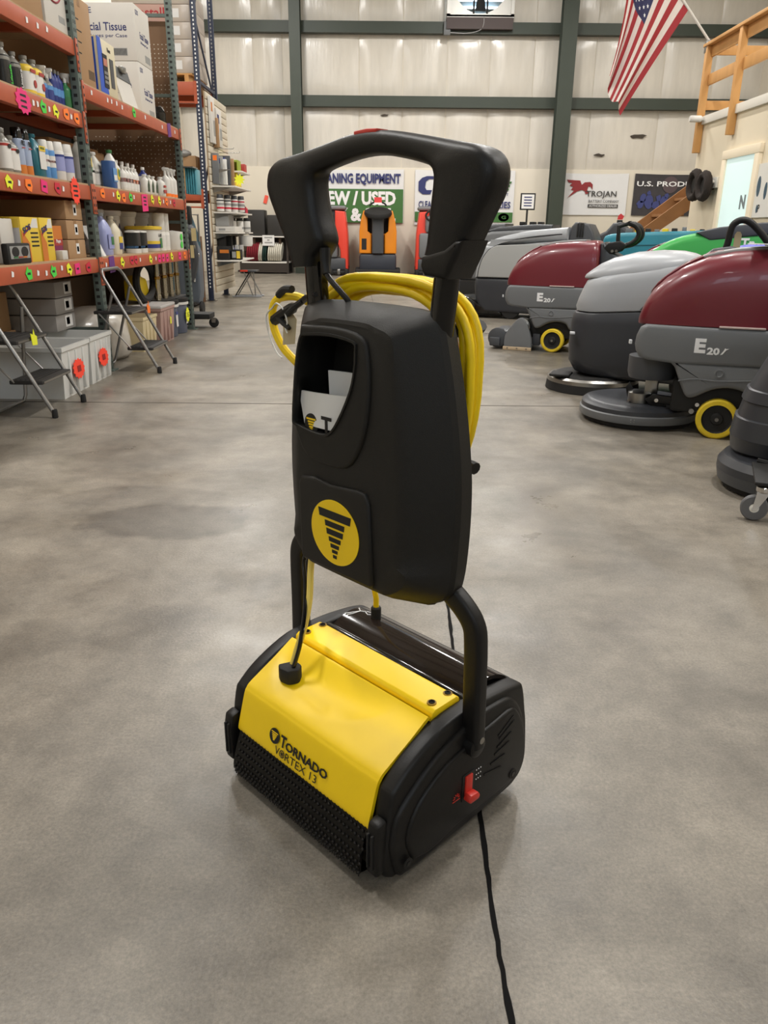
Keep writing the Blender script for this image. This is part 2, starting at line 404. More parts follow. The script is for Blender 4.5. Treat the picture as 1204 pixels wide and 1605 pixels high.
# office block on the east side
OFF = mat('office_paint', (226, 214, 190), .6, noise=.02, nscale=3)
of = struct(G().box(4.6, 4.72, 4, 12.63, 0, 2.6).box(4.72, 9.2, 12.5, 12.63, 0, 2.6).o('wall_office', OFF, smooth=0))
TRIMW = mat('white_trim', (228, 224, 214), .5)
tr = struct(G().box(4.56, 4.60, 4, 12.66, 2.55, 2.66, .004).o('trim_1', TRIMW))
struct(G().box(4.6, 9.2, 4, 12.63, 2.6, 2.66).o('trim_2', TRIMW, smooth=0))
GLASSL = emit('lit_office_pane', (205, 226, 224), .42)
wn = struct(G().box(4.572, 4.584, 10.52, 11.40, .3, 2.0).o('window_4', GLASSL, smooth=0))
g = G()
for q in ((11.40, 11.52, 0, 1.998), (10.40, 10.52, 0, 1.998), (10.39, 11.53, 2.0, 2.11), (10.525, 11.395, .95, 1.0)): g.box(4.545, 4.60, q[0], q[1], q[2], q[3], .006)
g.o('window_frame', mat('cream_trim', (240, 226, 200), .5), wn)
text('N', .17, .17, mat('etched_letter', (120, 128, 130), .6), wn, (4.571, 10.80, 1.36), NY, EZ, .05)
ps = empty('poster', (4.595, 10.42, 1.25), 0, 'white poster with dark blots on the cream office wall', 'poster')
G().box(-.02, 0, -.62, 0, 0, .62).o('board', WHITE, ps, smooth=0)
for y, z, a, b in ((-.10, .36, .05, .12), (-.14, .10, .025, .05), (-.3, .3, .04, .1)): flat(circ(a, 14, b), (-.02, y, z), NY, EZ, mat('blot', (60, 84, 100), .6), ps, 'print')
text('P', .05, .09, INK, ps, (-.021, -.165, .06), NY, EZ, .02)
for i, (z, r) in enumerate(((1.72, .22), (1.69, .20))):
    b = empty('ring_brush', (4.60, 12.17 - i * .36, z), 0, ('large black ring brush hung at the corner of the office wall', 'black ring brush hung between window frame and the corner brush')[i], 'brush')
    n = 36; g = G(); rr = []
    for k in range(14):
        a = 2 * math.pi * k / 14
        rr.append([(-.14 + .06 * math.cos(a), (r - .05 + .05 * math.sin(a)) * math.cos(2 * math.pi * j / n) * random.uniform(.97, 1.05), (r - .05 + .05 * math.sin(a)) * math.sin(2 * math.pi * j / n) * random.uniform(.97, 1.05)) for j in range(n)])
    g.rings(rr, closed=True); g.o('bristle_ring', mat('brush_bristle', (44, 36, 32), .9, bump=.8, bscale=90), b)
    g = G().cyl((-.13, 0, 0), (.0, 0, 0), .05, n=14).cyl((-.15, 0, 0), (-.13, 0, 0), .10, n=20); g.o('hub', MATTE, b)
pr = tag(G().tube([(4.6, 11.72, 1.74), (4.50, 11.72, 1.74)], .02, 8).box(4.56, 4.6, 11.63, 11.8, 1.66, 1.8, .004).o('wall_bracket', TRIMW), 'small white bracket on office wall beside the window frame', 'bracket')
rl = empty('wooden_railing', (4.55, 12.55, 2.2), 0, 'unpainted pine guard railing along the mezzanine edge above the office', 'railing')
for y in (0, -1.15, -2.4, -3.6): G().box(-.045, .045, y - .045, y + .045, -.02 if y == 0 else .1, 1.36, .004).o('post', WOOD, rl, loc=None)
for z in (.86,): G().box(.02, .06, -8.4, .05, z, z + .14, .004).o('rail', WOOD, rl)
G().box(-.06, .08, -8.4, .10, 1.36, 1.40, .004).o('top_rail', WOOD, rl)
G().box(.02, .06, -8.4, .05, 1.22, 1.36, .004).o('rail', WOOD, rl)
for z in (.55, 1.25): G().box(.05, 4.2, -.02, .02, z, z + .12, .004).o('rail', WOOD, rl)
st = empty('stair', (4.0, 14.0, 0), 0, 'brown timber stair stringers rising to the mezzanine behind the office corner', 'stair')
for y in (-.4, .4):
    G().prism([(-1.2, .05), (-1.05, 0), (2.6, 2.6), (2.5, 2.75), (2.35, 2.75)], 'y', y - .02, y + .02).o('stringer', WOODB, st, smooth=0)
for i in range(9): G().box(-.85 + i * .36, -.56 + i * .36, -.38, .38, .28 + i * .262, .32 + i * .262).o('tread', WOODB, st, smooth=0)
cam = empty('security_camera', (4.5, 12.45, 2.62), 0, 'small white security camera at the top corner of office wall', 'camera')
G().lathe([(.035, -.14), (.045, -.12), (.045, .02), (.03, .04)], 14, axis='x').o('housing', WHITE, cam); G().box(0, .09, -.02, .02, -.02, .02).o('bracket', WHITE, cam)

# flag on its pole at the railing corner
fl = empty('flag', (4.5, 12.6, 3.58), 0, 'American flag hanging in folds from an angled white pole', 'flag')
POLE = mat('white_pole', (214, 210, 204), .35)
G().cyl((.06, 0, .04), (-1.35, 0, 1.61), .017, n=10).o('pole', POLE, fl); G().box(.0, .12, -.04, .04, -.1, .06, .01).o('pole_bracket', STEEL, fl)
FR = mat('flag_red', (158, 44, 50), .75, noise=.06, nscale=30); FW = mat('flag_white', (222, 212, 206), .75, noise=.04, nscale=30); FB = mat('flag_blue', (46, 48, 84), .75, noise=.06)
def flagpt(h, f):
    # h: 0 at bottom stripe .. 1 at top of hoist; f: 0 hoist .. 1 fly. hoist runs up the pole, the fly hangs down
    a = Vector((-.30, 0, .44)) + Vector((-.90, 0, 1.0)) * h
    e = Vector((-1.09, 0, -.90)) + Vector((-.24, 0, .50)) * h - Vector((.06, 0, 0)) * math.sin(h * 3.1)
    p = a.lerp(e, f)
    p.x += -.06 * math.sin(f * math.pi) * (1 - h) * .2 + .28 * h * f * (1 - f)
    p.y += (.07 * math.sin(h * 9.5 + f * 2) + .03 * math.sin(h * 21)) * (.15 + f); p.z += .05 * math.sin(h * 9.5) * f
    return p
NF, NS = 22, 4
g = G(); H = 13 * NS; vs = []
for i in range(H + 1):
    for j in range(NF + 1): vs.append(flagpt(i / H, j / NF))
g.v = [tuple(v) for v in vs]
for i in range(H):
    for j in range(NF):
        g.f.append([i * (NF + 1) + j, i * (NF + 1) + j + 1, (i + 1) * (NF + 1) + j + 1, (i + 1) * (NF + 1) + j])
        stripe = i // NS
        g.m.append(2 if (stripe >= 6 and j < NF * .4) else stripe % 2)
g.o('cloth', [FR, FW, FB], fl, smooth=80, fix=False)
g = G()
for a in range(9):
    for b in range(6 if a % 2 == 0 else 5):
        h = 6 / 13 + 7 / 13 * (a + 1) / 10; f = .4 * ((b + .5) / 6 if a % 2 == 0 else (b + 1) / 6)
        p = flagpt(h, f); dx = (flagpt(h, f + .01) - p).normalized(); dz = (flagpt(h + .01, f) - p).normalized(); nn = dx.cross(dz).normalized()
        for s in (1, -1):
            q = [p + nn * .004 * s + dx * x * 1 + dz * y for x, y in star(5, .026, .42)]
            g.add(q, [list(range(10))])
stuff(g.o('stars', INKW, fl, smooth=0, fix=False))

# banners on the far wall
def banner(name, label, x0, x1, z0, z1, m, bulge=.02):
    b = empty(name, (x0, 21.47, z0), 0, label, 'banner'); w_, h_ = x1 - x0, z1 - z0
    g = G(); n = 10; vs = []
    for i in range(n + 1):
        for j in range(n + 1):
            s, t = i / n, j / n; vs.append((s * w_, -bulge * math.sin(s * 7) * (1 - t) * .3 - .004, t * h_ - .02 * (4 * s * (1 - s)) * (t > .9)))
    vs += [(v[0], v[1] + .003, v[2]) for v in vs]; q = (n + 1) ** 2; fs = []
    for i in range(n):
        for j in range(n):
            f = [i * (n + 1) + j, (i + 1) * (n + 1) + j, (i + 1) * (n + 1) + j + 1, i * (n + 1) + j + 1]; fs += [f, [k + q for k in f[::-1]]]
    g.add(vs, fs); g.o('sheet', m, b, smooth=60, fix=False); return b
BANW = mat('banner_vinyl', (222, 222, 222), .45, noise=.02)
def bt(b, t, x, z, w_, h_, m, bold=.02, shear=0, y=-.03): return text(t, w_, h_, m, b, (x, y, z), EX, EZ, bold, .004, shear=shear)
def bflat(b, poly, m, name='print', y=-.022): return flat(poly, (0, y, 0), EX, EZ, m, b, name, .003)
b = banner('cleaning_banner', 'white and green banner reading cleaning equipment, behind the orange machine', -2.22, .40, 1.26, 2.54, BANW)
bflat(b, rect(.01, .0, 2.61, .81), GREENI)
bt(b, 'CLEANING EQUIPMENT', .29, .90, 2.25, .28, NAVY, .035); bt(b, 'NEW / USED', .38, .42, 2.04, .34, INKW, .045); bt(b, 'BUY & SELL', .40, .03, 2.02, .33, INKW, .045)
b = banner('supplies_banner', 'white banner with blue letter C logo and green foot strip, beside the cleaning banner', .69, 3.25, 1.22, 2.54, BANW)
bflat(b, rect(.01, .08, 2.55, .32), GREENI)
bflat(b, [(.30, 1.17), (.92, 1.17), (.90, 1.10), (.36, 1.10), (.28, 1.04), (.26, .90), (.30, .84), (.44, .84), (.40, .74), (.20, .74), (.09, .82), (.09, 1.04), (.18, 1.13)], NAVY)
bt(b, 'HO', .50, .84, .42, .22, GREENI, .04, .25); bt(b, 'E', 2.20, .84, .28, .22, GREENI, .04, .25); bt(b, 'T', 2.36, .72, .05, .06, NAVY)
bt(b, 'CLEANING', .10, .42, .68, .16, NAVY, .02); bt(b, 'SUPPLIES', 1.76, .42, .72, .16, NAVY, .02)
bflat(b, circ(.14, 20, .10, (2.32, .20)), INKW); bt(b, 'G', 2.26, .16, .12, .08, GREENI, .02, 0, -.036)
b = banner('trojan_banner', 'white banner with red winged horse emblem, hung right of the tall green column', 4.42, 6.16, 1.50, 2.50, BANW)
HORSE = mat('horse_red', (140, 40, 44), .6)
bflat(b, [(.16, .84), (.50, .82), (.55, .72), (.62, .78), (.76, .79), (.83, .73), (.83, .60), (.78, .68), (.72, .68), (.70, .60), (.76, .52), (.66, .50), (.64, .57), (.56, .60), (.44, .56), (.20, .40), (.36, .58), (.28, .60), (.33, .67), (.24, .70), (.30, .76), (.20, .78)], HORSE, 'emblem')
bt(b, 'TROJAN', .68, .40, .78, .18, mat('grey_ink', (66, 64, 62), .6), .012); bt(b, 'BATTERY COMPANY', .76, .30, .78, .065, mat('grey_ink', (66, 64, 62)), 0)
bflat(b, rect(.75, .18, 1.53, .26), mat('grey_ink', (66, 64, 62))); bt(b, 'AUTHORIZED DEALER', .78, .195, .72, .05, INKW, 0)
b = banner('products_banner', 'dark banner with white lettering and blue machines, beside the winged horse banner', 6.32, 8.42, 1.50, 2.50, mat('banner_dark', (52, 50, 54), .4, noise=.25, nscale=5))
bt(b, 'U.S. PRODUCTS', .06, .70, 1.9, .12, INKW, .02)
bflat(b, circ(.20, 24, .20, (.92, .74)), mat('globe_print', (84, 70, 74), .5), y=-.020)
for x, z, a, h_ in ((.20, .28, .10, .10), (.26, .42, .08, .12), (.42, .36, .11, .18), (.40, .54, .05, .06), (.60, .26, .12, .10), (.66, .42, .07, .08), (.80, .34, .12, .14), (.86, .48, .06, .06)):
    bflat(b, [(x + a * q * math.cos(t), z + h_ * q * math.sin(t)) for t, q in [(2 * math.pi * i / 12, random.uniform(.75, 1.15)) for i in range(12)]], mat('blue_print', (58, 66, 120), .5))
for i in range(3): bflat(b, rect(1.20, .20 + i * .09, 1.62 + .06 * i, .235 + i * .09), INKW)
sg = empty('framed_sign', (3.2, 19, 0), 0, 'small black framed price sign standing on thin black post', 'sign')
G().box(-.02, .02, -.015, .015, 0, 1.56).o('post', MATTE, sg, smooth=0); G().box(-.17, .17, -.02, .02, 1.54, 1.90, .006).o('frame', MATTE, sg); G().cyl((0, 0, 0), (0, 0, .02), .16).o('base', MATTE, sg)
flat(rect(-.14, 1.57, .14, 1.87), (0, -.02, 0), EX, EZ, PAPER, sg, 'sheet')
for i in range(4): flat(rect(-.09, 1.62 + i * .06, .09, 1.645 + i * .06), (0, -.0215, 0), EX, EZ, NAVY, sg, 'print')
tag(flat(rect(-.04, -.1, .05, .1), (-3.17, 21.48, 1.8), (1, 0, -.3), (.3, 0, 1), mat('orange_card', (240, 92, 70), .6), None, 'orange_card', .004), 'small orange card stuck on bare wall above the shelf unit', 'card')

# ------------------------------------------------------------------ the yellow and black machine (local x = width, y = depth, z = up)
ma = empty('floor_machine', (.0162, 1.0092, 0), R(-45.7), 'yellow and black upright carpet brush machine standing alone mid floor', 'floor machine')
XC = -.2265
def mx(x): return 2 * XC - x
rim = smoothpoly([(.006, .008), (-.013, .026), (-.014, .07), (0, .168), (.014, .192), (.059, .224), (.132, .253), (.212, .259), (.285, .255), (.338, .246), (.352, .232), (.364, .18), (.371, .143), (.377, .072), (.368, .039), (.349, .022), (.309, .012), (.15, .008), (.006, .008)], 4)[:-1]
inner = smoothpoly([(-.006, .085), (.006, .137), (.052, .18), (.101, .211), (.157, .232), (.205, .242), (.252, .243), (.299, .238), (.327, .212), (.349, .166), (.362, .095), (.354, .060), (.331, .043), (.292, .028), (.20, .016), (.111, .011), (.038, .009), (.010, .018), (-.006, .085)], 3)[:-1]
inner2 = smoothpoly([(.040, .035), (.024, .09), (.053, .147), (.118, .188), (.201, .206), (.255, .214), (.300, .218), (.326, .19), (.345, .14), (.352, .095), (.343, .066), (.320, .052), (.26, .045), (.151, .040), (.09, .028), (.040, .035)], 3)[:-1]
def side(sgn):
    X = (lambda x: x) if sgn > 0 else mx
    def span(a, b): return (min(X(a), X(b)), max(X(a), X(b)))
    a, b = span(-.037, 0); c = G().slab(rim, 'x', a, b, .009, 3).o('side_cover', BLACK, ma)
    a, b = span(-.012, .009); G().slab(inner, 'x', a, b, .009, 3).o('side_panel', BLACK, c)
    a, b = span(-.004, .015); G().slab(inner2, 'x', a, b, .006, 3).o('side_panel', BLACK, c)
    xs = X(.0155)
    def bar(p, q, wd, m, name, t=.0012):
        p, q = Vector((xs, *p)), Vector((xs, *q)); d = (q - p).normalized(); n = Vector((0, -d.z, d.y)) * wd / 2; e = Vector((sgn * t, 0, 0))
        vs = [p + n, q + n, q - n, p - n]; vs += [v + e for v in vs]
        G().add(vs, [[0, 1, 2, 3], [7, 6, 5, 4], [0, 4, 5, 1], [1, 5, 6, 2], [2, 6, 7, 3], [3, 7, 4, 0]]).o(name, m, c, smooth=0)
    for p, q in (((.301, .202), (.258, .179)), ((.304, .191), (.261, .171)), ((.297, .169), (.256, .154)), ((.292, .150), (.250, .142)), ((.282, .127), (.240, .126)), ((.272, .104), (.222, .113))): bar(p, q, .004, INK, 'vent_slot')
    for y, z in ((.026, .040), (.312, .066)):
        G().cyl((xs - sgn * .001, y, z), (xs + sgn * .001, y, z), .010, n=18).o('screw_recess', INK, c); G().cyl((xs, y, z), (xs + sgn * .002, y, z), .005, n=10).o('screw', GLOSSB, c)
    # corner bumper at the front, with two ribs
    a, b = span(-.029, -.003); bp = G().prism([(-.026, .132), (-.006, .138), (-.004, .06), (-.014, .030), (-.030, .030), (-.032, .10)], 'x', a, b, .005).o('corner_bumper', BLACK, ma)
    for k in (-.024, -.014): a, b = span(k, k + .004); G().box(a, b, -.0345, -.026, .045, .115, .001).o('rib', MATTE, bp)
    # bent arm carrying the bag housing
    arm = smoothpoly([(.014, .185, .198), (.012, .185, .30), (.010, .183, .395), (.004, .182, .430), (-.016, .180, .455), (-.046, .178, .476), (-.080, .176, .492), (-.10, .175, .496)], 4)
    arm = [(X(p[0]), p[1], p[2]) for p in arm]
    ar = G().tube(arm, 1, 20, sq=(.0185, .014), up=(1, 0, 0)).o('arm', BLACK, ma, smooth=40)
    xo = X(.014); G().lathe([(.020, -.012), (.020, .012), (.016, .014)], 20, (xo, .185, .198), axis='x').o('pivot', BLACK, ar)
    G().cyl((xo, .187, .214), (xo + sgn * .019, .187, .214), .0065, n=14).o('bolt', STEEL, ar)
    return c
rc = side(1); side(-1)
# red height slider and its marks on the right cover
G().box(.0150, .0166, .160, .192, .088, .143, .0004).o('slider_slot', INK, rc)
lv = G().box(.0160, .020, .166, .184, .096, .140, .001).prism([(.160, .097), (.166, .090), (.190, .090), (.192, .098), (.186, .106), (.166, .108)], 'x', .018, .033, .003).o('slider_lever', RED, rc)
for i in range(9): flat(circ(.0012, 6), (.0163, .197 + (i % 3) * .006, .118 + (i // 3) * .010), EY, EZ, INKW, rc, 'mark')
for i in range(6):
    a = math.pi * i / 5; flat(rect(.004, -.0006, .009, .0006), (.0163, .144, .107), (0, math.cos(a), math.sin(a)), (0, -math.sin(a), math.cos(a)), RED, rc, 'mark')
flat(rect(-.010, -.001, .010, 0), (.0163, .144, .102), EY, EZ, RED, rc, 'mark')
# yellow front cover, a moulded shell
prof = smoothpoly([(-.016, .102), (-.018, .112), (-.008, .150), (.001, .182), (.006, .191), (.014, .199), (.04, .213), (.08, .234), (.118, .256), (.122, .2575)], 5)
NU = 44; vs = []; fs = []; x0, x1 = -.416, -.0365
for i, (y, z) in enumerate(prof):
    for j in range(NU + 1):
        s = j / NU; x = x0 + (x1 - x0) * s
        t = max(0, min(1, (y - .008) / .05))                    # the hollow sits on the upper slope
        cx, cyy = (x + .26) / .15, (y - .105) / (.085 - .03 * (x + .26) / .15)
        d = max(0, 1 - cx * cx - cyy * cyy); dep = .011 * (d ** .8) * t
        px, py = (x + .352) / .034, (y - .085) / .035; dep += .006 * max(0, 1 - px * px - py * py) * t
        dep *= max(0, min(1, (.120 - y) / .03))
        vs.append((x, y, z - dep))
np_ = len(vs); vs += [(v[0], v[1] + .006, v[2] - .005) for v in vs]; k = NU + 1; n = len(prof)
for i in range(n - 1):
    for j in range(NU): f = [i * k + j, i * k + j + 1, (i + 1) * k + j + 1, (i + 1) * k + j]; fs += [f, [q + np_ for q in f[::-1]]]
for i in range(n - 1):
    for j in (0, NU): a, b = i * k + j, (i + 1) * k + j; fs.append([a, b, b + np_, a + np_])
for j in range(NU):
    for i in (0, n - 1): a, b = i * k + j, i * k + j + 1; fs.append([a, b, b + np_, a + np_])
cv = G().add(vs, fs).o('front_cover', YEL, ma, smooth=60)
fd = Vector((0, .262, 1)).normalized()
def fpt(x, z, o=.0006): return (x, -.0180 + .262 * (z - .113) - o - .0012, z)
flat(circ(.015, 28), fpt(-.302, .1455), EX, fd, INK, cv, 'logo_disc', .0008)
for i, (wd, zz) in enumerate(((.010, .1525), (.0075, .1490), (.0062, .1460), (.0048, .1432), (.0034, .1406), (.0020, .1382))):
    flat(rect(-wd, -.0009, wd, .0009), fpt(-.302, zz, .0016), EX, fd, YEL, cv, 'logo_bar', .0005)
text('T', .0165, .0232, INK, cv, fpt(-.2835, .1345), EX, fd, .03, .0006); text('ORNADO', .119, .0172, INK, cv, fpt(-.2675, .1345), EX, fd, .028, .0006)
text('V', .0125, .0150, INK, cv, fpt(-.2945, .1155), EX, fd, -.006, .0006); text('RTEX 13', .0905, .0150, INK, cv, fpt(-.2635, .1155), EX, fd, -.006, .0006)
g = G(); o = Vector(fpt(-.2735, .1228, .001))
for a in range(8): t = 2 * math.pi * a / 8; e = Vector((math.cos(t) * .0062, 0, 0)) + fd * math.sin(t) * .0062; g.tube([o, o + e], .0006, 4)
g.tube([o + Vector((math.cos(t) * .0068, 0, 0)) + fd * math.sin(t) * .0068 for t in [2 * math.pi * i / 20 for i in range(20)]], .0008, 4, closed=True); g.o('lettering', INK, cv)
# yellow cross bar, bolts
G().prism([(.130, .243), (.133, .260), (.140, .2645), (.196, .2665), (.203, .262), (.206, .243)], 'x', -.418, -.036, .002).o('cross_bar', YEL, ma)
for x in (-.402, -.054):
    for y in (.150, .192):
        G().cyl((x, y, .262), (x, y, .2672), .0085, n=18).o('bolt_recess', mat('recess_shade_yellow', (150, 116, 20), .6), ma); G().lathe([(.0058, .2672), (.0058, .2686), (.003, .2686), (.003, .2676)], 14, (x, y, 0)).o('bolt', GLOSSB, ma)  # darker yellow disc paints the shade of the recess around each bolt
# dark inner body and tinted hopper lid
G().prism([(.0, .03), (.008, .165), (.03, .194), (.10, .230), (.125, .240), (.355, .238), (.355, .03)], 'x', -.416, -.036, .003).o('body', MATTE, ma)
G().prism([(.206, .236), (.206, .252), (.212, .2575), (.222, .2575), (.226, .250), (.226, .236)], 'x', -.416, -.036, .002).o('lid_rail', GLOSSB, ma)
TINT = mat('smoked_plastic', (34, 27, 23), .10, spec=.35)
lp = smoothpoly([(.226, .247), (.25, .259), (.285, .266), (.32, .258), (.35, .236), (.366, .200), (.370, .15)], 4)
lid = G().rings([[(x, y, z) for x in (-.414, -.038)] + [(x, y - .005, z - .007) for x in (-.038, -.414)] for y, z in lp]).o('hopper_lid', TINT, ma, smooth=60)
for pts in ([(-.412, .262), (-.395, .292), (-.385, .300)], [(-.408, .300), (-.395, .292), (-.398, .272), (-.404, .262)], [(-.385, .302), (-.375, .306), (-.366, .300), (-.372, .292), (-.383, .297)], [(-.36, .305), (-.355, .31), (-.35, .303)]):
    g = G().tube([(x, y, .2664 - 3.2 * (y - .283) ** 2 - .0002) for x, y in pts], .0011, 5).o('emblem', INKW, lid)
# front debris tray with its rows of bristle knobs
tr_ = smoothpoly([(-.012, .112), (-.017, .100), (-.026, .075), (-.034, .048), (-.037, .030), (-.034, .020), (-.012, .016)], 3)
G().rings([[(x, y, z) for x in (-.413, -.04)] + [(x, y + .006, z - .001) for x in (-.04, -.413)] for y, z in tr_]).o('debris_tray', mat('tray_black', (10, 9, 8), .4, spec=.3), ma, smooth=60)
g = G()
for i in range(9):
    q = 2 + i * 1.55; a = int(q); f = q - a; y = tr_[a][0] * (1 - f) + tr_[min(a + 1, len(tr_) - 1)][0] * f; z = tr_[a][1] * (1 - f) + tr_[min(a + 1, len(tr_) - 1)][1] * f
    for j in range(38): x = -.405 + j * .0098 + (.0049 if i % 2 else 0); g.lathe([(.0031, 0), (.0025, .0022), (.001, .0032)], 6, (0, 0, 0)) if False else g.sph((x, y - .001, z), .0032, 6, 4)
stuff(g.o('bristle_knobs', mat('bristle_black', (22, 19, 17), .5, spec=.3), ma, smooth=60))
g = G()
for j in range(64): x = -.408 + j * .0058; g.tube([(x, -.033, .022), (x + random.uniform(-.001, .001), -.034 + random.uniform(-.001, .001), .012)], [.0022, .0014], 4)
stuff(g.o('tray_fringe', MATTE, ma, smooth=0))
for x in (-.09, -.36): G().cyl((x - .012, .27, .024), (x + .012, .27, .024), .024, n=20).o('wheel', RUBBER, ma)
G().cyl((-.40, .12, .055), (-.05, .12, .055), .052, n=24).o('brush_roller', mat('roller_bristle', (34, 30, 28), .9, bump=.9, bscale=200), ma)

# the bag housing (caddy) with its pocket
def sec(topz, tw, midw, botw, botz, sh=0):
    pts = [(-tw, topz - .03), (-tw + .012, topz - .010), (-tw + .04, topz - .002), (-tw * .4, topz + .003), (tw * .4, topz + .003), (tw - .04, topz - .002), (tw - .012, topz - .010), (tw, topz - .03),
           (tw + (midw - tw) * .55, topz - .13), (midw - .004, topz - .23), (midw, topz - .30), (midw - .002, topz - .37), (botw + .010, botz + .05), (botw, botz + .025), (botw - .03, botz + .004), (botw - .06, botz),
           (-botw + .06, botz), (-botw + .03, botz + .004), (-botw, botz + .025), (-botw - .010, botz + .05), (-midw + .002, topz - .37), (-midw, topz - .30), (-midw + .004, topz - .23), (-tw - (midw - tw) * .55, topz - .13)]
    pts = pts[-2:] + pts + pts[:2]; q = smoothpoly([(XC + x, z) for x, z in pts], 3); return q[6:-7]
CT = mat('caddy_black', (20, 19, 17), .5, bump=.22, bscale=900, spec=.4)
ys = [(.192, .912, .150, .196, .182, .462), (.186, .926, .164, .210, .192, .452), (.160, .930, .166, .211, .194, .449), (.150, .928, .162, .207, .190, .450), (.112, .912, .122, .150, .148, .458), (.1035, .905, .112, .134, .136, .462), (.101, .899, .105, .124, .126, .468)]
g = G(); g.rings([[(x, y, z) for x, z in sec(a, b, c_, d, e)] for y, a, b, c_, d, e in ys]); cad = g.o('bag_housing', CT, ma, smooth=18)
plat = smoothpoly([(-.327, .893), (-.24, .897), (-.178, .888), (-.163, .86), (-.160, .80), (-.172, .73), (-.205, .675), (-.25, .662), (-.318, .668), (-.348, .71), (-.352, .745), (-.338, .85), (-.327, .893)], 3)[:-1]
pl = G().slab(plat, 'y', .0945, .125, .006, 4).o('pocket_surround', CT, ma, smooth=45)
opening = smoothpoly([(-.316, .876), (-.253, .881), (-.196, .876), (-.191, .862), (-.1935, .835), (-.204, .80), (-.234, .748), (-.258, .722), (-.29, .717), (-.342, .724), (-.349, .735), (-.341, .792), (-.331, .847), (-.322, .872), (-.316, .876)], 3)[:-1]
cut = G().prism(opening, 'y', .05, .176).o('cutter', MATTE, ma, smooth=0)
def cutby(ob, cutter, ang=18):
    md = ob.modifiers.new('cut', 'BOOLEAN'); md.operation = 'DIFFERENCE'; md.object = cutter; md.solver = 'EXACT'
    dg = bpy.context.evaluated_depsgraph_get(); me = bpy.data.meshes.new_from_object(ob.evaluated_get(dg)); ob.modifiers.clear(); ob.data = me
    me.set_sharp_from_angle(angle=R(ang))
cutby(cad, cut); cutby(pl, cut, 40); bpy.data.objects.remove(cut)
rr = []
for y, d in ((.096, .006), (.0915, .0055), (.0915, .0015), (.096, .0)):
    cx = sum(p[0] for p in opening) / len(opening); cz = sum(p[1] for p in opening) / len(opening)
    rr.append([(p[0] + (p[0] - cx) / math.hypot(p[0] - cx, p[1] - cz) * d, y, p[1] + (p[1] - cz) / math.hypot(p[0] - cx, p[1] - cz) * d) for p in opening])
G().rings(rr, closed=True).o('pocket_rim', CT, ma, smooth=50)
bp_ = G().slab([(-.338, .628), (-.30, .634), (-.258, .630), (-.19, .636), (-.170, .634), (-.160, .618), (-.150, .475), (-.155, .468), (-.335, .468), (-.343, .475), (-.345, .615)], 'y', .0945, .115, .006, 4).o('badge_panel', CT, ma, smooth=45)
flat(circ(.063, 48, .0595), (-.244, .0943, .545), EX, EZ, YEL, bp_, 'badge', .0012)
for wd, hh, zz in ((.043, .0075, .5765), (.026, .0052, .5590), (.0222, .0052, .5445), (.0160, .0042, .5310), (.0115, .0036, .5195), (.0075, .0030, .5095), (.0050, .0030, .5000)):
    flat([(-wd, hh), (wd, hh), (wd * .94, -hh), (-wd * .94, -hh)], (-.243, .0929, zz), EX, EZ, INK, bp_, 'logo_bar', .0006)
# booklets in the pocket
def booklet(name, label, quad, y0, lean, bow):
    b = tag(G().o(name, PAPER), label, 'booklet'); n = 10; vs = []
    (xa, za), (xb, zb), (xc, zc), (xd, zd) = quad
    for i in range(n + 1):
        s = i / n
        for (x, z), (x2, z2), yy in (((xa, za), (xb, zb), y0), ((xd, zd), (xc, zc), y0 + lean)): vs.append((x + (x2 - x) * s, yy - bow * math.sin(s * math.pi), z + (z2 - z) * s))
    m = len(vs); vs += [(v[0], v[1] + .004, v[2]) for v in vs]; fs = []
    for i in range(n):
        a = 2 * i; fs += [[a, a + 1, a + 3, a + 2], [a + m + 2, a + m + 3, a + m + 1, a + m], [a, a + 2, a + m + 2, a + m], [a + 1, a + m + 1, a + m + 3, a + 3]]
    fs += [[0, m, m + 1, 1], [2 * n, 2 * n + 1, 2 * n + 1 + m, 2 * n + m]]
    me = bpy.data.meshes.new(name); me.from_pydata(vs, [], fs); me.materials.append(PAPER); b.data = me
    me.polygons.foreach_set('use_smooth', [True] * len(me.polygons)); me.set_sharp_from_angle(angle=R(40))
    b.matrix_world = Matrix.Translation((.0162, 1.0092, 0)) @ Matrix.Rotation(R(-45.7), 4, 'Z'); return b
bk = booklet('booklet', 'white printed booklet with round black logo in the machine pocket', [(-.352, .779), (-.205, .788), (-.245, .724), (-.334, .724)], .108, -.004, .006)
flat(circ(.0175, 24, .0185), (-.309, .1005, .727), EX, EZ, INK, bk, 'logo_disc', .0015)
for wd, zz in ((.012, .731), (.0085, .726), (.0068, .7215), (.005, .717), (.0035, .713), (.002, .709)): flat(rect(-wd, -.0015, wd, .0015), (-.309, .099, zz + .005), EX, EZ, YEL, bk, 'logo_bar', .0005)
text('T', .026, .030, INK, bk, (-.282, .1000, .716), EX, EZ, .03, .001)
booklet('booklet', 'plain white folded sheet standing behind the booklet in the machine pocket', [(-.310, .815), (-.215, .818), (-.250, .726), (-.300, .726)], .140, -.004, -.004)

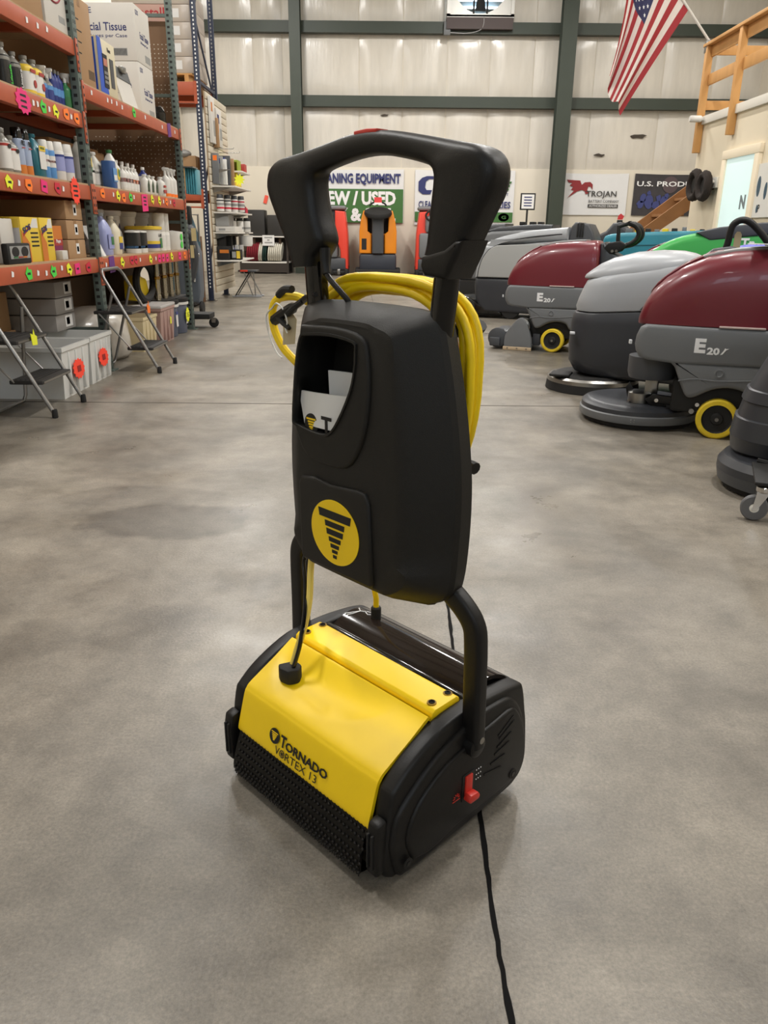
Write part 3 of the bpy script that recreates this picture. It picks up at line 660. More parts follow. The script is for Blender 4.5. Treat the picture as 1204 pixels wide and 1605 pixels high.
# handle
outer = [(-.402, .978), (-.410, .984), (-.431, 1.029), (-.458, 1.070), (-.473, 1.098), (-.478, 1.114), (-.475, 1.130), (-.464, 1.144), (-.446, 1.153), (-.425, 1.158), (-.386, 1.163), (-.331, 1.172), (-.275, 1.181), (-.225, 1.1835), (-.18, 1.180), (-.125, 1.171), (-.07, 1.160), (-.03, 1.154), (-.006, 1.149), (.010, 1.140), (.022, 1.125), (.024, 1.110), (.019, 1.092), (.005, 1.068), (-.022, 1.026), (-.045, .984), (-.053, .978)]
inn = [(-.098, .990), (-.099, 1.000), (-.094, 1.03), (-.090, 1.062), (-.086, 1.10), (-.087, 1.118), (-.092, 1.125), (-.106, 1.130), (-.154, 1.140), (-.195, 1.1465), (-.228, 1.148), (-.27, 1.144), (-.314, 1.137), (-.345, 1.130), (-.353, 1.124), (-.354, 1.109), (-.351, 1.084), (-.343, 1.058), (-.328, 1.028), (-.329, 1.018), (-.334, 1.014), (-.352, 1.013), (-.356, .990)]
pairs = [((-.406, .980), (-.357, .984), 0), ((-.418, 1.004), (-.352, 1.000), 0), ((-.431, 1.029), (-.338, 1.012), 0), ((-.445, 1.050), (-.330, 1.028), 0), ((-.460, 1.074), (-.343, 1.060), 0), ((-.475, 1.100), (-.351, 1.088), 0), ((-.478, 1.118), (-.354, 1.110), 0), ((-.470, 1.138), (-.353, 1.122), 0), ((-.446, 1.153), (-.347, 1.129), .2), ((-.400, 1.161), (-.332, 1.133), .7), ((-.331, 1.172), (-.305, 1.138), 1), ((-.275, 1.181), (-.270, 1.144), 1),
         ((-.228, 1.1835), (-.228, 1.148), 1), ((-.180, 1.180), (-.190, 1.1465), 1), ((-.125, 1.171), (-.145, 1.139), 1), ((-.060, 1.159), (-.110, 1.131), .7), ((-.012, 1.150), (-.094, 1.126), .2), ((.011, 1.139), (-.087, 1.119), 0), ((.023, 1.118), (-.086, 1.107), 0), ((.019, 1.092), (-.089, 1.080), 0), ((.005, 1.068), (-.092, 1.050), 0), ((-.015, 1.034), (-.094, 1.022), 0), ((-.030, 1.006), (-.098, 1.002), 0), ((-.044, .980), (-.090, .984), 0)]
rr = []
pairs = [((q[0], q[1]), (q[2], q[3]), max(0, min(1, q[4]))) for q in smoothpoly([(a[0], a[1], b[0], b[1], k) for a, b, k in pairs], 3)]
for o_, i_, k in pairs:
    o_ = Vector((o_[0], 0, o_[1])); i_ = Vector((i_[0], 0, i_[1])); c_ = (o_ + i_) / 2; d_ = (o_ - i_) / 2; hv = .030 - .010 * k; e = .5 + .35 * k; ring = []
    for j in range(20):
        t = 2 * math.pi * (j + .5) / 20; a, b = math.cos(t), math.sin(t)
        p = c_ + d_ * math.copysign(abs(a) ** e, a); ring.append((p.x, .167 + hv * math.copysign(abs(b) ** e, b), p.z))
    rr.append(ring)
hd = G().rings(rr).o('handle', BLACK, ma, smooth=60)
G().slab([(-.017, 1.030), (-.026, 1.010), (-.045, .977), (-.088, .980), (-.096, .994), (-.093, 1.008), (-.075, 1.012), (-.05, 1.018), (-.03, 1.030)], 'y', .1345, .1995, .008, 4).o('handle_collar', BLACK, ma, smooth=50)
G().slab([(-.258, 1.176), (-.208, 1.178), (-.208, 1.1842), (-.232, 1.1855), (-.258, 1.1838)], 'y', .153, .181, .003, 2).o('switch', RED, hd)
for s, a, b in ((1, (-.0695, .168, .985), (-.1065, .172, .62)), (-1, (-.373, .168, .990), (-.348, .172, .62))):
    G().tube([a, b], .0195, 16).o('handle_tube', GLOSSB, ma)
G().prism([(-.073, .935), (-.083, .928), (-.098, .842), (-.090, .838), (-.080, .86)], 'y', .165, .190, .003).o('tube_bracket', BLACK, ma)
for x, z, e in ((-.095, .895, -.078), (-.10, .668, -.074), (-.36, .895, -.395), (-.36, .668, -.39)):   # cord hooks behind the housing
    G().tube(smoothpoly([(x, .185, z), (x, .245, z), ((x + e) / 2, .262, z), (e, .262, z + (.008 if z > .8 else -.002))], 4), .011, 10).o('cord_hook', BLACK, ma)
    
# thin switch lead from the left grip
G().tube(smoothpoly([(-.338, .160, 1.013), (-.334, .158, .988), (-.327, .155, .972)], 4), [.010, .0098, .0095, .009, .0085, .008, .0075, .007, .0065], 10).o('strain_relief', BLACK, ma)
G().tube(smoothpoly([(-.327, .155, .972), (-.310, .150, .962), (-.285, .150, .945), (-.272, .155, .930), (-.272, .165, .905)], 6), .0048, 8).o('switch_lead', BLACK, ma)
# leads into the lower deck
g = G().prism([(-.368, .050), (-.352, .042), (-.332, .046), (-.322, .066), (-.334, .082), (-.356, .084)], 'z', .215, .247, .004).o('cable_inlet', MATTE, ma)
PALEC = mat('lead_pale_yellow', (226, 200, 96), .3)
G().tube(smoothpoly([(-.349, .068, .235), (-.352, .085, .270), (-.352, .105, .315), (-.366, .130, .360), (-.385, .150, .41), (-.392, .165, .47)], 6), .0068, 10).o('supply_lead', PALEC, ma)
G().tube(smoothpoly([(-.338, .062, .240), (-.332, .075, .285), (-.335, .085, .315), (-.356, .11, .345), (-.39, .14, .38), (-.412, .155, .42), (-.395, .16, .47)], 6), .0042, 8).o('switch_lead', GLOSSB, ma)
G().tube([(-.352, .298, .236), (-.352, .298, .31), (-.35, .26, .47)], .0062, 10).o('supply_lead', CORD, ma); G().lathe([(.011, .262), (.011, .288), (.009, .291)], 12, (-.352, .298, 0)).o('cable_gland', MATTE, ma)

# the cord coiled on the hooks: its own thing
MW = Matrix.Translation((.0162, 1.0092, 0)) @ Matrix.Rotation(R(-45.7), 4, 'Z')
g = G(); loops = []
NL, NK = 10, 44
for k in range(NL * NK + 1):
    u_ = k / NK; t = 2 * math.pi * u_ - 1.9; c, s = math.cos(t), math.sin(t)
    lay = abs((u_ * .29) % 2 - 1); wob = .014 * math.sin(2 * t + u_ * 1.3) + .010 * math.sin(3 * t + u_ * .9)
    a = (.136 + .058 * lay) * (1 + wob); b = (.126 + .032 * lay) * (1 + wob)
    y = .222 + .010 * math.sin(u_ * 3.9 + 1) + .004 * math.sin(2 * t + u_)
    e = .66
    if s < 0: b *= 1 + .25 * min(1, -s * 2)
    loops.append((-.243 + a * math.copysign(abs(c) ** e, c), y, .817 + b * math.copysign(abs(s) ** e, s)))
g.tube(loops, .0074, 9)
pc = g.o('power_cord', CORD, smooth=60); tag(pc, 'bright yellow power cord coiled on hooks behind the black housing', 'power cord'); pc.matrix_world = MW
G().tube(smoothpoly([(-.40, .205, .905), (-.46, .20, .924), (-.50, .195, .923), (-.525, .195, .915), (-.540, .195, .895), (-.536, .195, .86), (-.515, .20, .825), (-.48, .205, .80)], 6), .0080, 10).o('cord_end', CORD, pc)
G().tube(smoothpoly([(-.352, .15, .938), (-.39, .165, .932), (-.44, .18, .914), (-.49, .185, .894), (-.525, .188, .878)], 5), [.004] * 6 + [.006] * 6 + [.0105] * 9, 8).o('plug', BLACK, pc)
G().tube(smoothpoly([(-.505, .185, .926), (-.48, .18, .938), (-.452, .176, .940)], 4), .007, 8).o('plug_cap', MATTE, pc)
for q in ([(-.47, .18, .896), (-.44, .172, .910), (-.415, .17, .922)], [(-.505, .183, .886), (-.485, .18, .876), (-.468, .18, .868)]): G().tube(q, [.007, .0055, .004], 8).o('prong_guard', MATTE, pc)
G().tube(smoothpoly([(-.520, .180, .902), (-.500, .176, .912), (-.480, .176, .902), (-.472, .178, .880), (-.480, .180, .868), (-.47, .176, .86)], 6), .0016, 5).o('string', WHITE, pc)
G().tube(smoothpoly([(-.520, .180, .902), (-.538, .178, .885), (-.530, .178, .85), (-.512, .18, .82), (-.498, .182, .81)], 6), .0016, 5).o('string', WHITE, pc)
flat([(0, 0), (.028, .004), (.034, .05), (.02, .066), (.004, .052)], (-.494, .183, .835), (1, .3, 0), EZ, mat('manila_tag', (196, 180, 146), .8), pc, 'manila_tag')

# ------------------------------------------------------------------ scrubber row on the east side (local x = forward, y = side towards the camera)
HEAD = R(158)
def seg(a, b, n=6): return smoothpoly(a, n)
def make_scrubber(label, deck):
    s = empty('floor_scrubber', (1.882, 4.287, 0), HEAD, label, 'scrubber')
    def nose(q, t): return (q[0] - (.05 * (abs(t) / .26) ** 4 if q[0] > .28 else 0), q[1])
    up = [(-.60, .585), (-.62, .55), (-.62, .42), (-.58, .405), (.30, .390), (.44, .402), (.485, .415), (.508, .45), (.516, .485), (.512, .53), (.496, .572), (.47, .590)]
    G().slab(up, 'y', -.262, .262, .02, 4, nose).o('base_shell', GREYP, s, smooth=50)
    lo = smoothpoly([(-.60, .405), (-.60, .25), (-.52, .215), (-.20, .205), (-.135, .215), (-.10, .262), (-.02, .278), (.06, .262), (.13, .222), (.165, .212), (.19, .225), (.22, .28), (.245, .335), (.265, .375), (.30, .400)], 3)
    G().slab(lo, 'y', -.255, .255, .025, 4).o('lower_shroud', GREYP, s, smooth=50)
    G().slab(smoothpoly([(.232, .306), (.15, .322), (.06, .318), (-.06, .325), (-.2, .34)], 4) + smoothpoly([(-.2, .332), (-.06, .317), (.06, .310), (.15, .314), (.232, .298)], 4), 'y', .24, .259, .003, 2).o('shroud_rib', GREYP, s)
    loftx(G(), [(.484, .592, .606, .08), (.482, .592, .62, .14), (.476, .592, .64, .185), (.466, .592, .672, .212), (.452, .592, .71, .226), (.422, .592, .765, .238), (.362, .592, .830, .245), (.278, .592, .890, .250), (.172, .592, .940, .253), (.05, .592, .967, .255), (-.11, .592, .982, .255), (-.28, .592, .987, .255), (-.315, .592, .980, .252), (-.332, .592, .955, .245), (-.338, .592, .92, .235)], 40, .42, .52).o('recovery_tank', MAROON, s, smooth=50)
    ri = smoothpoly([(.10, .958), (.17, .940), (.275, .890), (.36, .830), (.40, .790)], 4)
    G().tube([(a + .001, .115, b + .002) for a, b in ri] + smoothpoly([(.405, .112, .786), (.425, .09, .757), (.433, .05, .742), (.435, 0, .738), (.433, -.05, .742), (.425, -.09, .757), (.405, -.112, .786)], 4) + [(a + .001, -.115, b + .002) for a, b in ri[::-1]], .008, 8).o('tank_rim', MAROON, s, smooth=60)
    ld = [(.20, .938), (.13, .960), (.02, .979), (-.12, .990), (-.20, .993), (-.20, .975), (.19, .925)]
    G().slab(ld, 'y', -.135, .135, .006, 3).o('tank_lid', mat('lid_grey', (150, 152, 152), .5), s, smooth=50)
    G().box(-.15, .07, .251, .2635, .588, .598, .003).o('seam_strip', mat('pale_seam', (196, 176, 170), .5), s)
    text('E', .055, .075, INKW, s, (.175, .2622, .456), NX, EZ, .05); text('20', .062, .038, INKW, s, (.112, .2622, .450), NX, EZ, .04)
    flat([(0, 0), (.012, .004), (.026, .026), (.04, .034), (.026, .032), (.020, .036), (.014, .022)], (.046, .2625, .452), NX, EZ, INKW, s, 'logo')
    for k, (zz, l_) in enumerate(((.505, .04), (.478, .03), (.455, .038))): flat(rect(0, 0, l_, .006 if k != 1 else .02), (.505 - k * .001, .19, zz), (-.30, 1, 0), EZ, mat('pale_print', (200, 202, 204), .6), s, 'emblem', .012) if k == 1 else None
    G().lathe([(.026, 0), (.026, .004), (.018, .006), (.012, -.002)], 18, (.035, .254, .355), axis='y').o('plug', GREYP, s)
    G().box(-.5, .26, -.19, .19, .12, .30, .02).o('chassis', MATTE, s)
    for y in (.215, -.215):
        wh = G().hoop([(.078, -.028), (.098, -.028), (.107, -.020), (.107, .020), (.098, .028), (.078, .028)], 32, (.012, y, .1075)).o('wheel', TYREY, s)
        G().lathe([(.079, -.026), (.079, .026), (.070, .016), (.034, .014), (.028, .026), (.012, .028)] if y > 0 else [(.079, -.026), (.079, .026)], 28, (.012, y, .1075), axis='y').o('wheel_hub', MATTE, wh)
        G().cyl((.012, y + .02, .1075), (.012, y + .038, .1075), .010, n=12).o('axle_bolt', STEEL, wh)
    # rear console and bow handle
    G().slab([(-.335, .60), (-.335, .96), (-.37, .975), (-.42, .90), (-.50, .86), (-.56, .80), (-.58, .60)], 'y', -.20, .20, .03, 3).o('rear_console', CHAR, s)
    for y in (.17, -.17): G().tube(smoothpoly([(-.39, y, .90), (-.47, y, .93), (-.57, y, .955), (-.63, y, 1.0), (-.645, y, 1.05), (-.615, y, 1.105), (-.56, y, 1.128)], 4), .022, 10).o('handle_arm', BLACK, s)
    G().tube([(-.56, .185, 1.128), (-.56, -.185, 1.128)], .02, 10).o('handle_grip', BLACK, s); G().tube([(-.48, .16, .94), (-.475, .16, 1.0), (-.47, .15, 1.10), (-.56, .14, 1.13)], .018, 10).o('handle_brace', BLACK, s)
    G().slab([(-.36, .92), (-.40, .97), (-.50, .985), (-.56, .95), (-.52, .90), (-.42, .87)], 'y', .13, .20, .012, 3).o('handle_mount', BLACK, s)
    for x in (-.44, -.475): G().cyl((x, .20, .90 - (x + .44) * .1), (x, .206, .90), .012, n=12).o('bolt', STEEL, s)
    if deck == 'disc':
        ck = (.445, -.10); G().lathe([(.135, .392), (.135, .30), (.125, .27)], 28, (.385, .0, 0)).o('motor_shroud', DGREY, s)
        d = G().lathe([(.28, .128), (.312, .120), (.328, .104), (.33, .075)], 56, (ck[0], ck[1], 0)).o('deck_plate', CHAR, s)
        G().lathe([(.300, .030), (.333, .032), (.338, .040), (.338, .074), (.330, .080), (.3, .080)], 56, (ck[0], ck[1], 0)).o('deck_bumper', GREYP, s)
        G().lathe([(.295, .002), (.305, .002), (.31, .035), (.29, .035)], 48, (ck[0], ck[1], 0)).o('brush_skirt', RUBBER, s)
        G().lathe([(.062, .125), (.070, .13), (.070, .185), (.05, .192)], 24, (.43, .03, 0)).o('gearbox', STEEL, s); G().box(.34, .41, -.02, .06, .17, .28, .006).o('motor_mount', STEEL, s)
        G().prism([(.50, .128), (.52, .20), (.50, .235), (.48, .20), (.44, .13)], 'y', -.02, -.005, .002).o('bracket', BLACK, s); G().prism([(.36, .125), (.40, .16), (.36, .19), (.30, .185), (.28, .125)], 'y', .10, .115, .002).o('bracket', BLACK, s)
        G().tube([(.36, .115, .172), (.10, .18, .166)], 1, 12, sq=(.024, .012), up=EZ).o('deck_arm', BLACK, s)
        for x, z in ((.335, .165), (.12, .168)): G().cyl((x, .115 + (.36 - x) * .22, z), (x, .138 + (.36 - x) * .22, z), .011, n=12).o('bolt', CHROME, s)
        for x in (.43, .49): G().cyl((x, .08, .128), (x, .08, .140), .010, n=10).o('bolt', CHROME, s)
        G().cyl((.145, .19, .135), (.145, .215, .135), .014, n=14).o('roller', ALU, s)
        for k in (-.012, .006):
            for zz in (.050, .062): G().cyl((ck[0] + k, ck[1] + .337, zz), (ck[0] + k, ck[1] + .340, zz), .0022, n=6).o('rivet', CHROME, s)
    else:
        G().slab(smoothpoly([(.20, .03), (.205, .11), (.24, .22), (.275, .285), (.31, .302), (.355, .275), (.425, .185), (.455, .12), (.460, .03)], 3), 'y', .20, .262, .008, 3).o('deck_end_plate', GREYP, s)
        G().box(.195, .465, .255, .268, .002, .034, .003).o('skirt', mat('tan_skirt', (190, 168, 138), .7), s)
        for k in (.24, .33, .42): G().cyl((k, .266, .022), (k, .271, .022), .007, n=8).o('bolt', STEEL, s)
        G().box(.22, .62, -.25, .20, .03, .17, .03).o('brush_housing', CHAR, s)
        G().lathe([(.062, -.02), (.075, -.01), (.075, .08), (.05, .095)], 24, (.30, .16, .22), axis='y').o('motor', STEEL, s)
        G().lathe([(.05, -.02), (.09, 0), (.09, .04), (.06, .05)], 24, (.535, .18, .105), axis='y').o('brush_motor', DGREY, s); G().box(.50, .60, .17, .26, .03, .11, .012).o('end_cap', DGREY, s)
        G().box(.13, .20, .15, .21, .05, .16, .01).o('bracket', CHAR, s)
    return s
make_scrubber('maroon and grey disc floor scrubber, nearest of the maroon scrubbers to the camera', 'disc')
e2 = make_scrubber('maroon and grey floor scrubber with short roller deck, between the two pale grey scrubbers', 'roller'); e2.location = (1.631, 7.459, 0)
dup(e2, (3.25, 9.1, 0), None, 'maroon scrubber mostly hidden behind the green machine, only its red top showing')
pp = tag(flat([(0, 0), (.30, .02), (.30, .26), (0, .24)], (1.83, 4.05, .998), (1, -.25, -.02), (.25, 1, 0), PAPER, None, 'paper_sheet', .004), 'white paper sheet lying on top of the nearest maroon scrubber', 'paper')

# pale grey disc scrubber
s = empty('grey_scrubber', (1.931, 5.370, 0), HEAD, 'light grey scrubber with charcoal base and black disc brush, beside nearest maroon scrubber', 'scrubber')
def rn(q, t): return (q[0] - (.10 * (abs(t) / .27) ** 3 if q[0] > .2 else 0), q[1])
lidp = smoothpoly([(.575, .768), (.545, .805), (.49, .850), (.41, .890), (.26, .930), (.10, .945), (-.03, .942), (-.13, .920)], 4) + smoothpoly([(-.125, .905), (0, .845), (.13, .812), (.26, .790), (.42, .766), (.56, .760)], 3)
loftx(G(), [(.590, .764, .768, .06), (.578, .764, .785, .13), (.545, .765, .812, .18), (.49, .768, .852, .215), (.41, .775, .890, .238), (.26, .793, .930, .25), (.10, .815, .945, .25), (-.03, .848, .942, .235), (-.10, .880, .928, .19), (-.135, .903, .915, .10)]).o('lid', SILVER, s, smooth=55)
def plan(xf, xr, hw, rf, n=7):
    out = [(xr, -hw), ] + [(xf - rf + rf * math.sin(t), -hw + rf * .8 - rf * .8 * math.cos(t)) for t in [math.pi / 2 * i / n for i in range(n + 1)]]
    return out + [(x, -y) for x, y in out[::-1]]
G().rings([[(x, y, .542 + max(0, .50 - x) * .07 + f * (.215 + (.56 - x) * .165 - max(0, .50 - x) * .07)) for x, y in plan(xf, -.55, hw, .19)] for f, xf, hw in ((0, .600, .262), (.03, .616, .272), (.18, .622, .275), (.42, .608, .274), (.75, .582, .268), (.94, .563, .258), (1, .548, .245))]).o('tank', SILVER, s, smooth=40)
G().prism([(.19, .575), (.17, .60), (.0, .612), (-.2, .62), (-.2, .585)], 'y', .262, .278, .004).o('tank_latch', DGREY, s)
G().rings([[(x, y, .12 + max(0, .57 - x) * -.03 + f * (.42 + max(0, .5 - x) * .10)) for x, y in plan(xf, -.56, hw, .19)] for f, xf, hw in ((0, .555, .24), (.05, .60, .262), (.22, .642, .276), (.5, .650, .279), (.82, .645, .279), (.97, .636, .277), (1, .625, .270))]).o('base', CHAR, s, smooth=40)
flat(rect(0, 0, .05, .012), (.60, .245, .40), (-.25, 1, 0), EZ, mat('pale_print', (200, 202, 204), .6), s, 'emblem', .03)
ck = (.475, .04); G().lathe([(.30, .10), (.315, .085), (.318, .055), (.29, .05)], 52, (ck[0], ck[1], 0)).o('deck_ring', STEEL, s); G().lathe([(.305, .085), (.25, .112), (.1, .115)], 40, (ck[0], ck[1], 0)).o('deck_plate', MATTE, s)
G().lathe([(.28, .003), (.325, .003), (.318, .06), (.28, .06)], 52, (ck[0], ck[1], 0)).o('brush', RUBBER, s); G().lathe([(.07, .10), (.07, .16)], 20, (ck[0] - .05, ck[1], 0)).o('motor', STEEL, s)
G().box(.60, .74, .14, .30, .105, .125, .01).o('splash_arm', MATTE, s)
for y in (.2, -.2): G().lathe([(.09, -.03), (.10, -.02), (.10, .02), (.09, .03)], 24, (-.15, y, .10), axis='y').o('wheel', RUBBER, s)
G().slab([(-.14, .905), (-.20, .955), (-.30, .975), (-.55, .93), (-.58, .80), (-.5, .78)], 'y', -.18, .18, .02, 3).o('console', CHAR, s)
G().tube(smoothpoly([(-.27, .06, .93), (-.283, .06, 1.0), (-.288, .06, 1.06), (-.300, .06, 1.105), (-.340, .06, 1.130), (-.39, .06, 1.120), (-.45, .06, 1.07), (-.52, .06, .99), (-.56, .06, .90)], 5), .021, 12).o('handle', BLACK, s, smooth=60)
tg = tag(flat([(-.022, -.115), (.022, -.115), (.022, -.018), (.010, 0), (-.010, 0), (-.022, -.018)], (2.225, 5.20, 1.062), (1, -.05, 0), EZ, mat('manila_tag', (196, 180, 146), .8), None, 'manila_tag', .002), 'tan manila price tag hanging on the black bow handle of the light grey scrubber', 'tag')
for i in range(5): flat(rect(-.014 + i * .006, -.10, -.011 + i * .006, -.03), (2.225, 5.1995, 1.062), (1, -.05, 0), EZ, INK, tg, 'writing', .001)

# big silver scrubber behind
s = empty('silver_scrubber', (1.281, 10.625, 0), HEAD, 'large silver battery scrubber with dark base, behind the maroon roller scrubber', 'scrubber')
def rs(q, t): return (q[0] - (.06 * (abs(t) / .35) ** 3 if q[0] > -.5 else 0), q[1])
G().slab(smoothpoly([(-.02, .895), (-.07, .925), (-.23, .99), (-.45, 1.04), (-.70, 1.078), (-1.10, 1.114)], 4) + [(-1.11, .962), (-.75, .938), (-.40, .907), (-.1, .89)], 'y', -.33, .33, .07, 6, rs).o('lid', SILVER, s, smooth=55)
bb = smoothpoly([(-.04, .885), (.02, .78), (.055, .65), (.075, .50)], 4) + [(-1.2, .50), (-1.18, .955), (-.75, .93), (-.40, .898)]
G().slab(bb, 'y', -.35, .35, .04, 4, rs).o('tank', SILVER, s, smooth=50)
pan = smoothpoly([(-.24, .895), (-.14, .84), (-.06, .73), (-.02, .60), (-.01, .508)], 4) + [(-1.17, .508), (-1.15, .945), (-.75, .92)]
G().slab(pan, 'y', .30, .358, .012, 3).o('side_door', mat('warm_silver', (160, 161, 160), .4), s, smooth=50); G().slab(pan, 'y', .29, .3525, .002, 1, lambda q, t: (q[0] + .008, q[1])).o('door_gap', MATTE, s)
G().slab([(.072, .495), (.075, .40), (.06, .25), (.03, .17), (-.06, .08), (-1.2, .07), (-1.25, .5)], 'y', -.352, .352, .04, 4, rs).o('base', CHAR, s, smooth=50)
G().slab([(-1.10, .95), (-1.13, 1.12), (-1.17, 1.17), (-1.22, 1.17), (-1.24, 1.13), (-1.28, 1.16), (-1.34, 1.15), (-1.40, 1.05), (-1.43, .96), (-1.4, .5), (-1.2, .5)], 'y', -.28, .28, .025, 3).o('rear_console', DGREY, s)
for i in range(3): G().box(-1.22 - i * .03, -1.20 - i * .03, .06, .30, 1.0, 1.16, .008).o('lever', MATTE, s)
for z, w_ in ((.80, .05), (.775, .035)): flat(rect(0, 0, w_, .014), (.03 - (z - .775) * .4, .335, z), (-.6, 1, 0), EZ, INKW, s, 'print', .02)
G().slab(smoothpoly([(.42, .02), (.42, .12), (.36, .22), (.22, .265), (.08, .24), (-.05, .17), (-.30, .12), (-.35, .03)], 3), 'y', -.34, .34, .03, 3).o('brush_housing', GLOSSB, s)
for x, r in ((.30, .10), (.12, .11)): G().lathe([(r, 0), (r, .03), (r * .8, .035), (r * .78, .02), (.03, .02)], 24, (x, .335, .13), axis='y').o('brush_cover', MATTE, s)
G().box(.05, .44, .33, .36, .02, .05, .005).o('skirt', STEEL, s)
for x in (-.45, -1.1): G().lathe([(.12, -.03), (.13, -.02), (.13, .02), (.12, .03)], 24, (x, .30, .13), axis='y').o('wheel', RUBBER, s)

# dark grey scrubber behind it
s = empty('grey_rider_scrubber', (1.031, 12.825, 0), HEAD, 'mid grey rider scrubber behind the silver scrubber, partly hidden by cord and handle', 'scrubber')
G().slab(smoothpoly([(-.215, .36), (-.28, .60), (-.38, .82), (-.47, .95), (-.56, 1.02)], 4) + [(-.70, 1.06), (-1.5, 1.10), (-1.7, .9), (-1.7, .36)], 'y', -.36, .36, .05, 4).o('body', GREYP, s, smooth=50)
G().slab([(-.55, 1.05), (-.80, 1.125), (-1.35, 1.165), (-1.6, 1.16), (-1.6, 1.06), (-.7, 1.04)], 'y', -.32, .32, .03, 3).o('lid', DGREY, s); G().tube(smoothpoly([(-.30, .365, .45), (-.38, .37, .60), (-.6, .37, .7), (-1.0, .37, .72)], 4), .012, 8).o('body_rib', SILVER, s)
G().slab([(-.21, .36), (-.23, .10), (-.30, .05), (-1.6, .05), (-1.7, .36)], 'y', -.355, .355, .03, 3).o('base', MATTE, s)
for x in (-1.15, -1.3, -1.42): G().box(x, x + .07, .0, .2, 1.15, 1.20, .01).o('switch_panel', MATTE, s)
for x in (-.5, -1.4): G().lathe([(.12, -.03), (.13, -.02), (.13, .02), (.12, .03)], 24, (x, .31, .13), axis='y').o('wheel', RUBBER, s)

s = empty('slate_scrubber', (1.95, 15.1, 0), HEAD, 'slate grey scrubber with round white logo and teal patch, behind the machine handle', 'scrubber')
SL = mat('slate_plastic', (92, 100, 108), .45)
G().slab([(1.18, .06), (1.20, .55), (1.10, .62), (-.3, .62), (-.3, .06)], 'y', -.36, .36, .05, 4).o('base', SL, s); G().slab(smoothpoly([(1.14, .63), (1.08, .72), (.96, .90), (.80, 1.08), (.62, 1.17)], 4) + [(-.3, 1.20), (-.3, .63)], 'y', -.34, .34, .06, 4).o('tank', DGREY, s, smooth=50)
G().slab([(.98, .80), (.80, 1.02), (.74, 1.02), (.88, .80)], 'y', .30, .346, .008, 2).o('window', SILVER, s)
flat(circ(.085, 24), (.78, .362, .42), NX, EZ, INKW, s, 'logo', .004); flat(circ(.05, 20), (.77, .367, .42), NX, EZ, SL, s, 'logo', .002); flat(rect(0, 0, .5, .30), (.86, .362, .06), NX, EZ, TEAL, s, 'side_patch', .004)
for x in (.2, .9): G().lathe([(.09, -.03), (.10, -.02), (.10, .02), (.09, .03)], 20, (x, .30, .10), axis='y').o('wheel', RUBBER, s)

# machines whose tops show behind the row
s = empty('green_scrubber', (2.924, 6.706, 0), HEAD, 'bright green scrubber with grey top insert, showing behind the light grey scrubber', 'scrubber')
G().slab(smoothpoly([(.83, .55), (.82, .80), (.76, .86), (.68, .92), (.58, .985), (.47, 1.03), (.36, 1.055)], 4) + [(-.6, 1.09), (-.65, .55)], 'y', -.33, .33, .06, 5).o('tank', GREEN, s, smooth=55)
G().slab([(.37, 1.06), (.20, 1.10), (-.1, 1.135), (-.55, 1.15), (-.55, 1.05), (-.15, 1.045), (.26, 1.00)], 'y', -.26, .335, .012, 3).o('top_insert', DGREY, s)
G().slab([(.80, .55), (.78, .003), (-.6, .003), (-.65, .55)], 'y', -.33, .33, .04, 3).o('base', CHAR, s)
text('Tr', .10, .075, INKW, s, (.03, .336, .945), NX, EZ, .04); G().lathe([(.12, -.03), (.12, .03)], 20, (.3, .3, .12), axis='y').o('wheel', RUBBER, s)
s = empty('blue_scrubber', (3.08, 5.655, 0), HEAD, 'small scrubber with blue lid behind the paper on the nearest maroon scrubber', 'scrubber')
G().slab(smoothpoly([(.69, .60), (.685, .90), (.64, .945), (.55, .975), (.40, .985), (.1, .99)], 4) + [(-.4, .99), (-.45, .60)], 'y', -.22, .22, .06, 5).o('tank', BLUE, s, smooth=55); G().slab([(.64, .60), (.62, .003), (-.4, .003), (-.45, .60)], 'y', -.22, .22, .03, 3).o('base', CHAR, s)
s = empty('teal_scrubber', (3.68, 10.85, 0), HEAD, 'wide teal rider scrubber at the back with small clutter on top', 'scrubber')
G().slab(smoothpoly([(.76, .60), (.75, .95), (.69, 1.03), (.5, 1.058)], 4) + [(-.5, 1.095), (-.55, .6)], 'y', -.40, .40, .05, 4).o('tank', TEAL, s, smooth=55); G().slab([(.74, .6), (.72, .003), (-.5, .003), (-.55, .6)], 'y', -.40, .40, .04, 3).o('base', CHAR, s)
G().slab([(.7, .90), (-.5, .94), (-.5, .93), (.7, .89)], 'y', .39, .41, .002, 1).o('seam', mat('teal_dark', (30, 96, 112), .5), s)
for i in range(9): G().box(-.48 + i * .11, -.43 + i * .11 + random.random() * .04, .1, .26, 1.05, 1.10 + random.random() * .04, .008).o('top_fitting', (MATTE, TYREY, GREYP)[i % 3], s)
s = empty('rider_console', (3.66, 13.05, 0), HEAD, 'black rider scrubber console with red key tag, against the wall below the horse banner', 'scrubber')
G().slab([(.4, .05), (.42, .8), (.32, 1.0), (.15, 1.08), (.05, 1.2), (-.06, 1.22), (-.18, 1.1), (-.4, 1.04), (-.5, .05)], 'y', -.3, .3, .05, 4).o('console', CHAR, s, smooth=50)
G().box(-.06, .02, -.02, .08, 1.20, 1.25, .01).o('key_switch', MATTE, s); flat([(0, 0), (.08, 0), (.10, .05), (.05, .09), (.01, .06)], (.02, .05, 1.255), NX, EZ, mat('red_tag', (214, 60, 62), .6), s, 'key_tag', .004)

